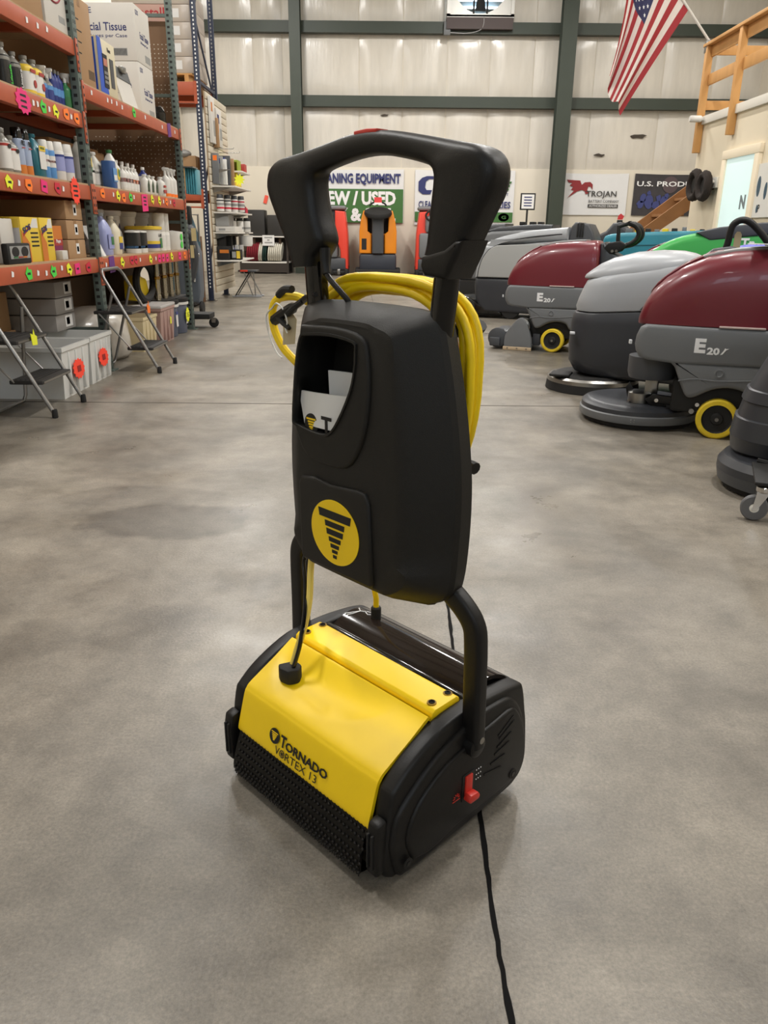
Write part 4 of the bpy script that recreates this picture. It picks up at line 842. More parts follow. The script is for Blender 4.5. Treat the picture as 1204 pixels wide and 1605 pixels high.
# small black scrubber at the right edge
s = empty('black_scrubber', (1.81, 3.203, 0), HEAD, 'small black walk-behind scrubber with white caster, in front of nearest maroon scrubber wheel', 'scrubber')
def ell(z, cx, rx, ry, n=36, e=.75):
    out = []
    for i in range(n): t = 2 * math.pi * i / n; c, q = math.cos(t), math.sin(t); out.append((cx + rx * math.copysign(abs(c) ** e, c), ry * math.copysign(abs(q) ** e, q), z))
    return out
G().rings([ell(z, -.15, rx, ry) for z, rx, ry in ((.155, .44, .20), (.17, .455, .235), (.225, .463, .255), (.23, .466, .26), (.31, .456, .255), (.315, .446, .245), (.38, .432, .24), (.385, .440, .246), (.43, .425, .242), (.435, .415, .235), (.58, .355, .225), (.75, .29, .20), (.80, .25, .18))]).o('body', CHAR, s, smooth=28)
G().lathe([(.23, .155), (.275, .142), (.297, .112), (.297, .080)], 48, (.05, .02, 0)).o('deck', CHAR, s); G().lathe([(.27, .028), (.288, .032), (.298, .080), (.27, .080)], 48, (.05, .02, 0)).o('deck_skirt', DGREY, s); G().lathe([(.25, .004), (.265, .004), (.265, .03)], 40, (.05, .02, 0)).o('brush', RUBBER, s)
G().tube([(.20, .22, .165), (.06, .26, .15)], .012, 8).o('deck_link', BLACK, s); G().lathe([(.04, .15), (.045, .17), (.045, .20), (.03, .21)], 16, (.04, .25, 0)).o('deck_knob', BLACK, s)
lb = flat([(0, 0), (.02, -.01), (.07, .07), (.05, .08)], (.185, .185, .50), (-.80, .6, 0), EZ, MATTE, s, 'label_plate', .012)
flat(circ(.014, 16, .022), (.150, .2225, .552), (-.8, .6, 0), EZ, INKW, s, 'logo', .004); text('K', .016, .024, INKW, s, (.176, .2125, .50), (-.8, .6, 0), EZ, .03, .004)
ct = G().lathe([(.030, -.014), (.046, -.014), (.050, -.009), (.050, .009), (.046, .014), (.030, .014)], 28, (.206, .504, .051), axis='y').o('caster', mat('caster_tyre', (96, 96, 98), .5), s)
G().lathe([(.034, -.011), (.034, .011), (.012, .015), (.01, .018)], 24, (.206, .504, .051), axis='y').o('wheel_hub', WHITE, ct)
for y in (.484, .524): G().prism([(.214, .045), (.198, .045), (.161, .118), (.206, .122)], 'y', y - .002, y + .002).o('caster_fork', CHROME, ct)
G().lathe([(.026, .116), (.03, .122), (.03, .138), (.018, .146)], 18, (.181, .504, 0)).o('swivel', CHROME, ct); G().box(.13, .22, .22, .53, .146, .16, .004).o('caster_arm', MATTE, s)

# ------------------------------------------------------------------ pallet racks on the west side
PINK = mat('neon_pink', (236, 44, 124), .6); NYEL = mat('neon_yellow', (236, 240, 50), .6); NORG = mat('neon_orange', (255, 128, 40), .6); NGRN = mat('neon_green', (76, 212, 74), .6)
NRED = mat('neon_red', (255, 72, 48), .6); DRED = mat('tag_red', (200, 34, 60), .6); VIO = mat('tag_violet', (104, 50, 130), .6)
TAGM = dict(w=INKW, g=NGRN, y=NYEL, o=NORG, p=PINK, r=DRED, P=PINK, R=NRED, v=VIO, T=PINK)
def pricetag(rack, y, z, t, x=-2.148):
    m = TAGM[t]; j = random.uniform(-.15, .15)
    if t == 'w': p = [(-.014, -.016), (.012, -.014), (.016, .012), (-.010, .018)]
    elif t == 'g': p = [(-.045, .0), (-.01, .042), (.0, .025), (.042, .022), (.042, -.03), (-.012, -.038)]
    elif t == 'y': p = [(-.05, .02), (-.012, .042), (.045, .0), (.012, -.042), (-.012, -.02), (-.04, -.028)]
    elif t in 'or': p = [(-.045, .028), (.03, .036), (.048, .0), (.03, -.036), (-.02, -.030), (-.05, -.01)]
    elif t == 'p': p = rect(-.045, -.034, .045, .034)
    elif t == 'P': p = star(11, .072, .82, 1.5)
    elif t == 'R': p = [(a * .95, b * 1.35) for a, b in star(12, .068, .82, 1.3)]
    elif t == 'v': p = rect(-.06, -.065, .06, .055)
    else: p = rect(-.085, -.085, .085, .055)
    c, s = math.cos(j), math.sin(j)
    o = flat([(a * c - b * s, a * s + b * c) for a, b in p], (x, y, z), EY, EZ, m, rack, 'price_tag', .002)
    if t in 'gyorpPRT':
        k = 1.9 if t in 'PRT' else 1
        for i in (-1, 0, 1) if k > 1 else (0,):
            g = G(); g.add([(x + .0024, y - .022 * k, z + i * .03 - .006), (x + .0024, y + .022 * k, z + i * .03 - .008), (x + .0024, y + .020 * k, z + i * .03 + .007), (x + .0024, y - .020 * k, z + i * .03 + .005)], [[0, 1, 2, 3]]); g.o('writing', INK, o, smooth=0, fix=False)
def upright(rack, x, y0, y1, z1, m, face='x'):
    g = G().box(x - .06, x, y0, y1, 0, z1, .004)
    u = g.o('upright', m, rack)
    h = G()
    for i in range(int(z1 / .05)):
        z = .06 + i * .05
        for yy in ((y0 + .022), (y1 - .022)): h.box(x - .01, x + .0008, yy - .006, yy + .006, z - .011, z + .011)
        h.box(x - .045, x - .02, y0 - .0008, y0 + .005, z - .010, z + .010)
    stuff(h.o('slot_holes', INK, u, smooth=0)); G().box(x - .09, x + .03, y0 - .02, y1 + .02, 0, .008).o('foot_plate', m, u, smooth=0)
def rack_bay(label, y0, y1, levels, tags):
    r = empty('pallet_rack', (0, 0, 0), 0, label, 'rack')
    for z in levels:
        for x in (-2.2, -3.26):
            b = G().box(x, x + .05, y0 - .004, y1 + .004, z - .095, z, .004).o('beam', ORANGE, r)
            for ya, yb in ((y0 - .002, y0 + .055), (y1 - .055, y1 + .002)):
                pass
        for ya in (y0 - .0372, y1 + .0):
            cn = G().box(-2.145, -2.137, ya, ya + .0365, z - .19, z + .012, .002).o('beam_connector', ORANGE, r)
            for dz in (-.03, -.08, -.13, -.17): G().box(-2.137, -2.136, ya + .009, ya + .027, z + dz - .009, z + dz + .009).o('rivet', INK, cn, smooth=0)
            G().box(-2.185, -2.146, ya + (.004 if ya < y0 else .027), ya + (.009 if ya < y0 else .032), z - .18, z + .004).o('connector_return', ORANGE, cn, smooth=0)
        G().box(-3.21, -2.16, y0, y1, z - .002, z + .012).o('shelf_board', PARTB, r, smooth=0)
        for k in range(3): yy = y0 + (y1 - y0) * (k + .5) / 3; G().box(-3.2, -2.2, yy - .02, yy + .02, z - .05, z - .003).o('shelf_support', ORANGE, r, smooth=0)
    for t in tags: pricetag(r, *t)
    return r
T1 = [(5.26, 2.197, 'w'), (5.41, 2.2, 'w'), (5.55, 2.21, 'w'), (5.06, 1.741, 'P'), (5.2, 1.751, 'w'), (5.26, 1.753, 'w'), (5.34, 1.75, 'g'), (5.43, 1.748, 'w'), (5.54, 1.748, 'y'), (5.71, 1.755, 'o'), (5.79, 1.75, 'w'), (5.89, 1.751, 'o'), (4.73, 1.285, 'y'), (4.85, 1.286, 'w'), (4.98, 1.282, 'o'), (5.2, 1.286, 'p'), (5.41, 1.286, 'r'), (5.5, 1.286, 'w'), (5.71, 1.284, 'R'), (4.6, .79, 'w'), (4.81, .784, 'g'), (4.94, .781, 'w'), (5.06, .775, 'w'), (5.17, .781, 'g'), (5.31, .795, 'w'), (5.44, .781, 'y'), (5.58, .78, 'p'), (5.79, .779, 'r')]
T2 = [(6.24, 1.963, 'w'), (6.58, 1.963, 'w'), (6.67, 1.967, 'w'), (6.79, 1.97, 'w'), (6.92, 1.961, 'w'), (7.23, 1.965, 'g'), (7.55, 1.967, 'w'), (8.09, 1.953, 'w'), (8.34, 1.959, 'v'), (8.55, 1.959, 'w'), (6.25, 1.291, 'o'), (6.49, 1.293, 'w'), (6.61, 1.288, 'y'), (6.74, 1.279, 'o'), (6.92, 1.291, 'g'), (7.01, 1.295, 'w'), (7.31, 1.275, 'T'), (7.56, 1.295, 'y'), (7.79, 1.292, 'y'), (7.92, 1.291, 'w'), (8.03, 1.294, 'o'), (8.17, 1.293, 'w'), (8.31, 1.292, 'r'), (6.16, .783, 'w'), (6.29, .787, 'v'), (6.55, .788, 'y'), (6.79, .794, 'r'), (6.9, .796, 'r'), (7.02, .792, 'w'), (7.34, .787, 'y'), (7.5, .788, 'w'), (7.62, .784, 'p'), (7.75, .786, 'p'), (7.89, .782, 'p'), (8.07, .788, 'y'), (8.37, .786, 'p'), (8.58, .787, 'o')]
Z1, Z2, Z3, Z4, ZB = 2.246, 1.80, 1.332, .83, 2.0
r1 = rack_bay('orange and green pallet rack bay at the near end, holding the sprays and yellow boxes', 3.30, 6.0, (Z1, Z2, Z3, Z4), T1)
upright(r1, -2.145, 6.0, 6.075, 3.8, RACKG); upright(r1, -3.205, 6.0, 6.075, 3.8, RACKG)
r2 = rack_bay('orange and green pallet rack bay holding tissue cases and white bottles, second from the camera', 6.075, 8.725, (ZB, Z3, Z4), T2)
upright(r2, -2.145, 8.725, 8.80, 4.2, RACKG); upright(r2, -3.205, 8.725, 8.80, 4.2, RACKG)
for z in (.3, 1.1, 2.3, 3.0): G().box(-3.2, -2.2, 8.75, 8.775, z, z + .03).o('frame_brace', RACKG, r2, smooth=0)
G().box(-3.2, -2.2, 6.02, 6.05, .3, .33).o('frame_brace', RACKG, r1, smooth=0)
# pegboard at far end of second bay, lengthened downward to darken the gap below
pg = tag(G().box(-3.2, -2.20, 8.83, 8.845, .84, 2.98).o('pegboard', PEG, smooth=0), 'brown pegboard panel with white holes closing the far end of the rack', 'pegboard')
h = G()
for i in range(22):
    for j in range(36):
        x = -2.24 - i * .04; z = 1.42 + j * .04
        if (z > 2.15 and x > -2.75 and (j % 9) < 8) or (1.5 < z < 1.96 and (i * 7 + j * 3) % 11 < 8): h.add([(x + .006 * math.cos(a), 8.829, z + .006 * math.sin(a)) for a in [math.pi / 3 * k for k in range(6)]], [list(range(6))[::-1]])
stuff(h.o('holes', mat('peg_hole_light', (206, 196, 180), .8), pg, smooth=0, fix=False))
bkp = tag(G().box(-3.30, -3.28, 3.3, 8.8, .1, 3.0).o('dark_fill_panel', mat('dark_fill_board', (70, 60, 52), .85, noise=.1), smooth=0), 'dark brown board added behind the rack shelves to keep the gaps dark', 'panel')  # added dark sheet standing in for the shade behind the goods

# goods ---------------------------------------------------------------
def carton(x0, x1, y0, y1, z, h, label, m=CARD, name='carton', cat='box', tape=True, lab=None, group=None, b=.006, rz=0):
    cx, cy = (x0 + x1) / 2, (y0 + y1) / 2; hx, hy = (x1 - x0) / 2, (y1 - y0) / 2
    o = tag(G().box(-hx, hx, -hy, hy, 0, h, b).o(name, m), label, cat, group); o.location = (cx, cy, z); o.rotation_euler = (0, 0, rz)
    if tape: G().box(-hx - .001, hx + .001, -.024, .024, h - .06, h + .001).o('tape', TAPE, o, smooth=0)
    if lab:
        for (face, a, c, w_, h_, mm) in lab:
            if face == 'x': flat(rect(0, 0, w_, h_), (hx, -hy + a, c), EY, EZ, mm, o, 'print', .0015)
            else: flat(rect(0, 0, w_, h_), (-hx + a, -hy, c), EX, EZ, mm, o, 'print', .0015)
    return o
def con(x, y, z, h, rad, label, prof, body, cap=None, bands=(), cat='bottle', name='bottle', sx=1, sy=1, e=1.0, trig=None, group=None, handle=None, rz=0, n=18):
    P = [(r * rad, q * h) for r, q in prof]
    o = tag(G().lathe(P, n, sx=sx, sy=sy, e=e).o(name, body, smooth=50), label, cat, group); o.location = (x, y, z); o.rotation_euler = (0, 0, rz)
    def rat(q):
        for (r0, a), (r1_, b) in zip(prof, prof[1:]):
            if a <= q <= b and b > a: return r0 + (r1_ - r0) * (q - a) / (b - a)
        return prof[-1][0]
    for a, b, m in bands:
        ks = [a + (b - a) * i / 4 for i in range(5)]
        ring = [(rat(q) * rad * 1.012 + .0006, q * h) for q in ks]
        G().lathe([(ring[0][0] * .98, ring[0][1])] + ring + [(ring[-1][0] * .98, ring[-1][1])], n, sx=sx, sy=sy, e=e).o('label_band', m, o, smooth=50)
    if cap:
        cp, cm = cap; G().lathe([(r * rad, q * h) for r, q in cp], 14).o('cap', cm, o, smooth=50)
    if trig:
        zz = h * .9; G().lathe([(.012, zz - .01), (.014, zz + .02), (.011, zz + .035)], 10).o('collar', trig, o)
        G().prism([(-.018, zz + .03), (.012, zz + .03), (.040, zz + .046), (.040, zz + .060), (-.022, zz + .066), (-.03, zz + .05)], 'y', -.009, .009, .003).prism([(.014, zz + .034), (.034, zz + .046), (.030, zz + .004), (.022, zz + .002)], 'y', -.005, .005).o('trigger', trig, o)
    if handle:
        G().tube(smoothpoly([(0, rad * .55 * sy, h * .60), (0, rad * 1.0 * sy, h * .74), (0, rad * .7 * sy, h * .86), (0, rad * .3 * sy, h * .88)], 3), rad * .13, 7).o('handle', body, o)
    return o
JUG = [(0, 0), (.93, 0), (1, .03), (1, .56), (.93, .64), (.72, .74), (.40, .86), (.30, .89), (.30, .93), (0, .93)]; JCAP = [(.34, .915), (.36, .92), (.36, .99), (.30, 1), (0, 1)]
BOT = [(0, 0), (.93, 0), (1, .025), (1, .66), (.92, .73), (.55, .81), (.36, .85), (.34, .92), (0, .92)]; BCAP = [(.38, .90), (.40, .91), (.40, .99), (.34, 1), (0, 1)]
CAN = [(0, 0), (.95, 0), (1, .02), (1, .74), (.96, .76), (.86, .79), (0, .79)]; CCAP = [(.94, .755), (.94, .80), (.84, .985), (.76, 1), (0, 1)]
PAIL = [(0, 0), (.84, 0), (.88, .02), (.97, .86), (1.03, .87), (1.03, .91), (0, .91)]; PCAP = [(1.06, .90), (1.08, .91), (1.08, .985), (1.0, 1), (0, 1)]
LB_ = mat('label_black', (30, 30, 28), .4); LBY = mat('label_yellow', (228, 196, 60), .45); LBR = mat('label_red', (168, 52, 44), .45); LBB = mat('label_blue', (44, 58, 130), .4); LBLB = mat('label_light_blue', (92, 148, 206), .4); LBG = mat('label_green', (60, 120, 72), .45); LBW = mat('label_white', (222, 220, 216), .5); LBV = mat('label_lavender', (150, 156, 205), .4); LBO = mat('label_orange', (206, 120, 44), .45); LGY = mat('label_grey', (150, 150, 148), .5)
HDPE = mat('translucent_white', (206, 204, 194), .4, trans=.1); LAV = mat('lavender_liquid', (160, 168, 214), .35); TEALL = mat('teal_liquid', (44, 108, 122), .3); SMOKE = mat('grey_clear_bottle', (150, 148, 140), .2, trans=.2); BLUEL = mat('blue_liquid', (56, 92, 150), .35); CREAM = mat('cream_bottle', (222, 214, 190), .45); GRNB = mat('green_bottle', (58, 130, 84), .35)
# near bay, top shelf
carton(-2.75, -2.18, 4.9, 5.60, Z1 + .012, .55, 'brown carton at the top of the near bay beside a white carton', lab=[('x', .3, .12, .3, .02, INK), ('x', .3, .18, .25, .02, INK)])
c = carton(-2.7, -2.18, 5.64, 6.0, Z1 + .012, .50, 'white carton with round red stamp on top shelf of near bay', CARDW, tape=False)
G().tube([(.262, .15 * math.cos(t) - .02, .28 + .12 * math.sin(t)) for t in [2 * math.pi * i / 28 for i in range(28)]], .006, 5, closed=True).o('stamp_ring', mat('stamp_red', (150, 60, 70), .7), c); flat(rect(.22, .06, .32, .10), (.26, -.18, 0), EY, EZ, LGY, c, 'print'); text('CP', .10, .06, NAVY, c, (.2615, -.08, .27), EY, EZ, .03)
# second shelf
z = Z2 + .012
for y, h, lb, bd in ((5.13, .245, 'grey clear bottle with tall black label and green lettering, at near edge of second shelf', SMOKE), (5.27, .222, 'clear rounded bottle with black label beside the yellow topped jugs', SMOKE)):
    o = con(-2.27, y, z, h, .05, lb, BOT, bd, (BCAP, SMOKE), [(.08, .72, LB_)], sx=.8, e=.8)
    text('Lifesafe' if y < 5.2 else 'Umore', .10, .028, NGRN if y < 5.2 else INKW, o, (.043, .012, .03), EZ, NY, .01)
for y, lb in ((5.42, 'clear jug with yellow and white label, red badge, nearer of the two'), (5.545, 'clear jug with yellow and white label, red badge, next to blue sprays')):
    o = con(-2.27, y, z, .23, .062, lb, BOT, SMOKE, (BCAP, SMOKE), [(.06, .16, LBY), (.16, .60, LBW), (.60, .78, LBY)], sx=.85, e=.75)
    flat(rect(-.035, .135, .035, .155), (.055, 0, 0), EY, EZ, LBR, o, 'badge', .002); flat(circ(.02, 14, .022, (.01, .075)), (.056, 0, 0), EY, EZ, LBR, o, 'badge', .002)
for i, y in enumerate((5.66, 5.76)): con(-2.27, y, z, .175, .042, ('blue label soap bottle with white pump, nearest of the blue bottles', 'blue label soap bottle with white pump, second of the blue bottles')[i], BOT, SMOKE, None, [(.05, .52, LBB), (.52, .66, LBLB)], trig=WHITE, sx=.8)
for i, y in enumerate((5.84, 5.90, 5.955)): con(-2.27, y, z, .235, .030, 'tall slim navy blue bottle, ' + ORD[i] + ' after the pump bottles', BOT, LBB, (BCAP, SMOKE), [(.3, .5, LBLB)], group='slim navy bottles on the second shelf')
con(-2.25, 6.02, z, .19, .040, 'green spray bottle with white trigger against the rack upright', BOT, GRNB, None, [(.1, .45, LBG)], trig=WHITE, cat='spray bottle', name='spray_bottle')
# third shelf
z = Z3 + .012
for y, h, lb in ((4.93, .24, 'grey clear spray bottle with white label at the near end of third shelf'), (5.03, .21, 'grey bottle with white label and red logo, second on the third shelf')):
    o = con(-2.25, y, z, h, .048, lb, BOT, SMOKE, (BCAP, SMOKE), [(.1, .68, LBW), (.60, .66, LBR)], sx=.8, e=.75); flat(circ(.02, 14, .012, (0, h * .6)), (.042, 0, 0), EY, EZ, INK, o, 'badge', .002)
for i, y in enumerate((5.13, 5.225)):
    o = con(-2.25, y, z, .265, .036, ('pale blue aerosol with black cap and orange foot beside the clear bottles', 'pale blue aerosol with black cap and orange foot beside the teal jug')[i], CAN, LBLB if False else mat('can_pale_blue', (166, 180, 206), .35), (CCAP, GLOSSB), [(.02, .22, LBO)], cat='aerosol can', name='aerosol_can'); text('PRX', .045, .03, INK, o, (.0372, -.022, .165), EY, EZ, .02); flat(rect(-.022, .152, .022, .158), (.037, 0, 0), EY, EZ, LBR, o, 'print')
o = con(-2.26, 5.36, z, .255, .072, 'teal liquid jug with yellow and white label on third shelf', JUG, TEALL, (JCAP, TEALL), [], sx=.8, e=.6, handle=1)
flat(rect(-.045, .05, .045, .185), (.059, .0, 0), EY, EZ, LBW, o, 'label_band', .003); flat(rect(-.045, .155, .045, .185), (.0625, .0, 0), EY, EZ, LBY, o, 'label_band', .002); text('HDQ-L', .06, .016, GREENI, o, (.065, -.03, .163), EY, EZ, .02)
for i, y in enumerate((5.49, 5.59)): con(-2.25, y, z, .235, .036, ('white and sky blue spray can nearest to the teal jug', 'white and sky blue spray can beside the wide lavender cans')[i], CAN, LBLB, (CCAP, WHITE), [(.32, .62, LBW), (.44, .5, LBR)], cat='aerosol can', name='aerosol_can')
for i, y in enumerate((5.73, 5.89)): con(-2.26, y, z, .245, .052, ('wide white can with lavender band, nearer of two', 'wide white can with lavender band, beside the rack upright')[i], CAN, LBW, (CCAP, WHITE), [(.26, .62, LBV), (.62, .68, LBB)], cat='aerosol can', name='aerosol_can')
for i, y in enumerate((6.0, 5.72)): con(-2.62, y - .0, z, .31, .085, ('dusty grey jug standing behind the wide cans near the upright', 'dusty grey jug standing behind the sky blue cans')[i], JUG, SMOKE, (JCAP, SMOKE), sx=.9, e=.6, cat='jug', name='jug')
# lowest shelf of the near bay
z = Z4 + .012
rd = carton(-2.195, -2.155, 4.60, 4.90, z, .115, 'black and silver dial box lying at the near end of lowest shelf', MATTE, 'dial_box', 'box', tape=False, b=.010)
flat(rect(-.125, .03, .125, .10), (.020, 0, 0), EY, EZ, LGY, rd, 'face_plate', .002)
for yy in (-.06, .06): flat(circ(.044, 20, .028, c=(yy, .068)), (.0225, 0, 0), EY, EZ, INK, rd, 'dial', .002)
for k, mm in enumerate((LBG, LBR, LBO)): flat(rect(-.09 + k * .06, .034, -.04 + k * .06, .042), (.023, 0, 0), EY, EZ, mm, rd, 'print', .002)
def sos(y0, y1, label):
    o = carton(-2.50, -2.20, y0, y1, z, .262, label, LBY, 'yellow_box', 'box', tape=False, b=.003); w_ = y1 - y0
    hx, hy = .15, w_ / 2
    flat([(-hy, 0), (-.1 * w_, 0), (-.1 * w_, .11), (-hy, .19)], (hx, 0, 0), EY, EZ, LBO, o, 'print'); flat([(0, .20), (.45 * w_, .20), (.45 * w_, .255), (.2 * w_, .255)], (hx, 0, 0), EY, EZ, LBW, o, 'print')
    text('SOS', w_ * .45, .036, NAVY, o, (hx + .003, -hy * .8, .165), (0, 1, .25), (0, -.25, 1), .03); flat([(-.42 * w_, .15), (.0 * w_, .20), (.0 * w_, .215), (-.42 * w_, .165)], (hx + .001, 0, 0), EY, EZ, LBR, o, 'print')
    for k in range(4): flat(rect(.0, .09 + k * .025, .42 * w_, .10 + k * .025), (hx, 0, 0), EY, EZ, INK, o, 'print')
    flat(rect(-.14, .01, .14, .25), (0, -hy, 0), EX, EZ, mat('box_side', (206, 204, 206), .6), o, 'side_print'); flat(rect(-.14, .20, .14, .25), (0, -hy - .001, 0), EX, EZ, LBY, o, 'side_print')
    text('SOS', .10, .03, NAVY, o, (-.05, -hy - .0022, .208), EX, EZ, .03)
    for k in range(6): flat(rect(-.10, .04 + k * .022, .06, .048 + k * .022), (0, -hy - .001, 0), EX, EZ, LGY, o, 'print')
sos(4.905, 5.155, 'yellow and orange soap pad box, nearer to the black dial box'); sos(5.175, 5.37, 'yellow and orange soap pad box, next to the pink box')
carton(-2.46, -2.24, 4.72, 4.89, z, .25, 'plain white box behind the black dial box', CARDW, tape=False, lab=[('y', .05, .12, .1, .06, LGY)])
o = carton(-2.42, -2.22, 5.385, 5.56, z, .215, 'purple and orange box between yellow box and brown cartons', mat('box_purple', (130, 40, 84), .55), 'purple_box', tape=False)
flat(rect(-.086, .13, .086, .215), (.10, 0, 0), EY, EZ, LBO, o, 'print'); flat(rect(-.086, .09, .086, .13), (.10, 0, 0), EY, EZ, LBR, o, 'print'); text('Pupn', .07, .03, INKW, o, (.1015, -.02, .10), EY, EZ, .02)
carton(-2.215, -2.165, 5.40, 5.49, z, .06, 'small white packet lying in front of the yellow boxes', CARDW, 'packet', tape=False)
for i in range(3): carton(-2.72, -2.20, 5.60 + .01 * i, 5.92, z + i * .128, .124, 'small brown carton with white barcode label, ' + ('bottom', 'middle', 'top')[i] + ' of the stack of three', lab=[('x', .14, .03, .055, .07, PAPER), ('x', .15, .045, .035, .035, INK)])
for i in range(2): carton(-3.1, -2.76, 5.20, 5.74, z + i * .2, .19, ('brown carton on the shelf board behind the yellow boxes', 'brown carton stacked on another behind the yellow boxes')[i])
# floor level of the near bay
carton(-3.15, -2.64, 5.05, 5.58, .0, .36, 'brown carton on the floor under the near rack bay'); carton(-3.1, -2.66, 5.12, 5.56, .36, .26, 'brown carton stacked on a floor carton under the near rack bay')
carton(-2.98, -2.63, 5.62, 5.97, .0, .34, 'open brown carton with white slip on the floor behind the bins', lab=[('x', .08, .2, .05, .08, PAPER)])
for i in range(3): carton(-3.0, -2.36, 5.62 + .02 * i, 5.97, .34 + i * .115, .11, 'flat grey carton with label, ' + ('bottom', 'middle', 'top')[i] + ' of the pile under the near bay', mat('grey_carton', (150, 146, 142), .7), lab=[('x', .16, .02, .13, .08, PAPER), ('x', .18, .035, .06, .05, INK)], tape=False)
# second bay, top shelf
z = ZB + .012
o = carton(-2.75, -2.20, 6.10, 6.52, z, .56, 'tall brown carton with handwriting on top shelf next to the rack upright')
for k in range(4): flat(rect(.06, .2 + k * .07, .06 + .2 * (.6 + .1 * (k % 3)), .208 + k * .07), (.275, -.21, 0), EY, EZ, INK, o, 'writing')
flat(rect(.28, .06, .40, .12), (.275, -.21, 0), EY, EZ, mat('print_brown', (96, 76, 54), .8), o, 'print')
o = carton(-2.34, -2.18, 6.56, 6.96, z, .38, 'blue and cream phone box leaning beside the brown carton', mat('box_cream', (212, 202, 172), .55), 'phone_box', tape=False)
flat([(0, 0), (.18, 0), (.08, .38), (0, .38)], (.08, -.2, 0), EY, EZ, mat('box_blue', (40, 84, 190), .5), o, 'print'); flat(rect(.09, .05, .19, .28), (.081, -.2, 0), EY, EZ, MATTE, o, 'handset_print', .003); flat(rect(.10, .2, .18, .25), (.0845, -.2, 0), EY, EZ, mat('screen_print', (190, 120, 100), .5), o, 'print'); flat(rect(.25, .07, .33, .27), (.081, -.2, 0), EY, EZ, DGREY, o, 'handset_print', .003)
for a in range(3):
    for b in range(3): flat(rect(.105 + a * .027, .08 + b * .032, .122 + a * .027, .1 + b * .032), (.0845, -.2, 0), EY, EZ, LGY, o, 'key_print')
text('Phones', .07, .03, INK, o, (.0815, .02, .31), EY, EZ, .01); flat(rect(0.02, .01, .14, .37), (-.08, -.2, 0), EX, EZ, mat('box_blue', (40, 84, 190), .5), o, 'side_print')
cl = empty('clipboard', (-2.24, 7.28, z), 0, 'white clipboard with black clip leaning against the tissue cases', 'clipboard')
G().add([(.06, -.21, 0), (.06, .21, 0), (-.02, .21, .30), (-.02, -.21, .30), (.05, -.21, 0), (.05, .21, 0), (-.03, .21, .30), (-.03, -.21, .30)], [[0, 1, 2, 3], [7, 6, 5, 4], [0, 4, 5, 1], [2, 6, 7, 3], [0, 3, 7, 4], [1, 5, 6, 2]]).o('board', CARDW, cl, smooth=0)
G().add([(.012, -.21, .20), (.012, .21, .20), (-.012, .21, .29), (-.012, -.21, .29), (.002, -.21, .20), (.002, .21, .20), (-.022, .21, .29), (-.022, -.21, .29)], [[0, 1, 2, 3], [7, 6, 5, 4], [0, 4, 5, 1], [2, 6, 7, 3], [0, 3, 7, 4], [1, 5, 6, 2]]).o('clip_plate', mat('clip_dark', (60, 62, 60), .5), cl, smooth=0); G().box(-.01, .03, -.04, .05, .25, .30, .008).o('clip', STEEL, cl)
for i in range(2):
    o = carton(-2.84, -2.27, 7.90, 8.36, z + i * .455, .452, ('lower of two white tissue cases stacked on the top shelf', 'upper white tissue case with blue lettering, stacked on another')[i], CARDW, 'tissue_case', tape=False)
    hx, hy = .285, .23
    text('Facial Tissue', .26, .055, NAVY, o, (hx, -.10, .20), EY, EZ, .015); text('36 Boxes per Case', .22, .028, NAVY, o, (hx, -.09, .155), EY, EZ, .005); text('QDS', .09, .045, NAVY, o, (hx, -.19, .37), EY, EZ, .01); flat(rect(.02, .03, .18, .09), (hx, 0, 0), EY, EZ, LGY, o, 'barcode')
    text('Facial Tissue', .40, .065, NAVY, o, (-.19, -hy, .235), EX, EZ, .015); text('Boxes per Case', .34, .036, NAVY, o, (-.13, -hy, .175), EX, EZ, .005); text('B52E', .14, .045, NAVY, o, (-.23, -hy, .37), EX, EZ, .01); flat(rect(-.02, .04, .20, .10), (0, -hy, 0), EX, EZ, LGY, o, 'barcode')
    for k in range(16): flat(rect(-.01 + k * .013, .045, -.004 + k * .013, .095), (0, -hy - .0012, 0), EX, EZ, INK, o, 'barcode', .0008)
bl = empty('black_appliance', (-2.32, 8.58, z), 0, 'small glossy black appliance with wire loop beside the tissue cases', 'appliance')
G().lathe([(.07, 0), (.085, .03), (.085, .12), (.05, .17), (.02, .18)], 18).o('body', GLOSSB, bl); G().tube(smoothpoly([(.02, .06, .06), (.04, .12, .14), (.0, .15, .20), (-.03, .1, .17)], 4), .008, 6).o('wire_loop', STEEL, bl)
# second bay, third level
z = Z3 + .012
o = con(-2.28, 6.22, z, .33, .075, 'tall white jug with yellow and green label beside the rack upright', JUG, HDPE, (JCAP, WHITE), [(.12, .56, LBW)], sx=.85, e=.6, cat='jug', name='jug', handle=1); flat(rect(-.05, .10, .05, .13), (.067, 0, 0), EY, EZ, LBG, o, 'print', .003); flat(rect(-.05, .13, .05, .19), (.067, 0, 0), EY, EZ, LBY, o, 'print', .003)
for i, y in enumerate((6.48, 6.66)): con(-2.34, y, z, .265, .07, ('white jug with plain label behind the blue jug, nearer the yellow label jug', 'white jug with plain label standing right behind the blue jug')[i], JUG, HDPE, (JCAP, WHITE), [(.1, .52, LBW), (.40, .46, LGY)], sx=.85, e=.6, cat='jug', name='jug', handle=1)
o = con(-2.22, 6.66, z, .205, .062, 'dark blue jug with pale label in front of the white jugs', [(0, 0), (.95, 0), (1, .03), (1, .92), (.95, .98), (0, 1)], BLUEL, None, [], sx=.75, e=.5, cat='jug', name='jug'); flat(rect(-.045, .05, .045, .15), (.047, 0, 0), EY, EZ, LBLB, o, 'label_band', .003); flat(rect(-.035, .06, .035, .10), (.050, 0, 0), EY, EZ, LBW, o, 'label_band', .002)
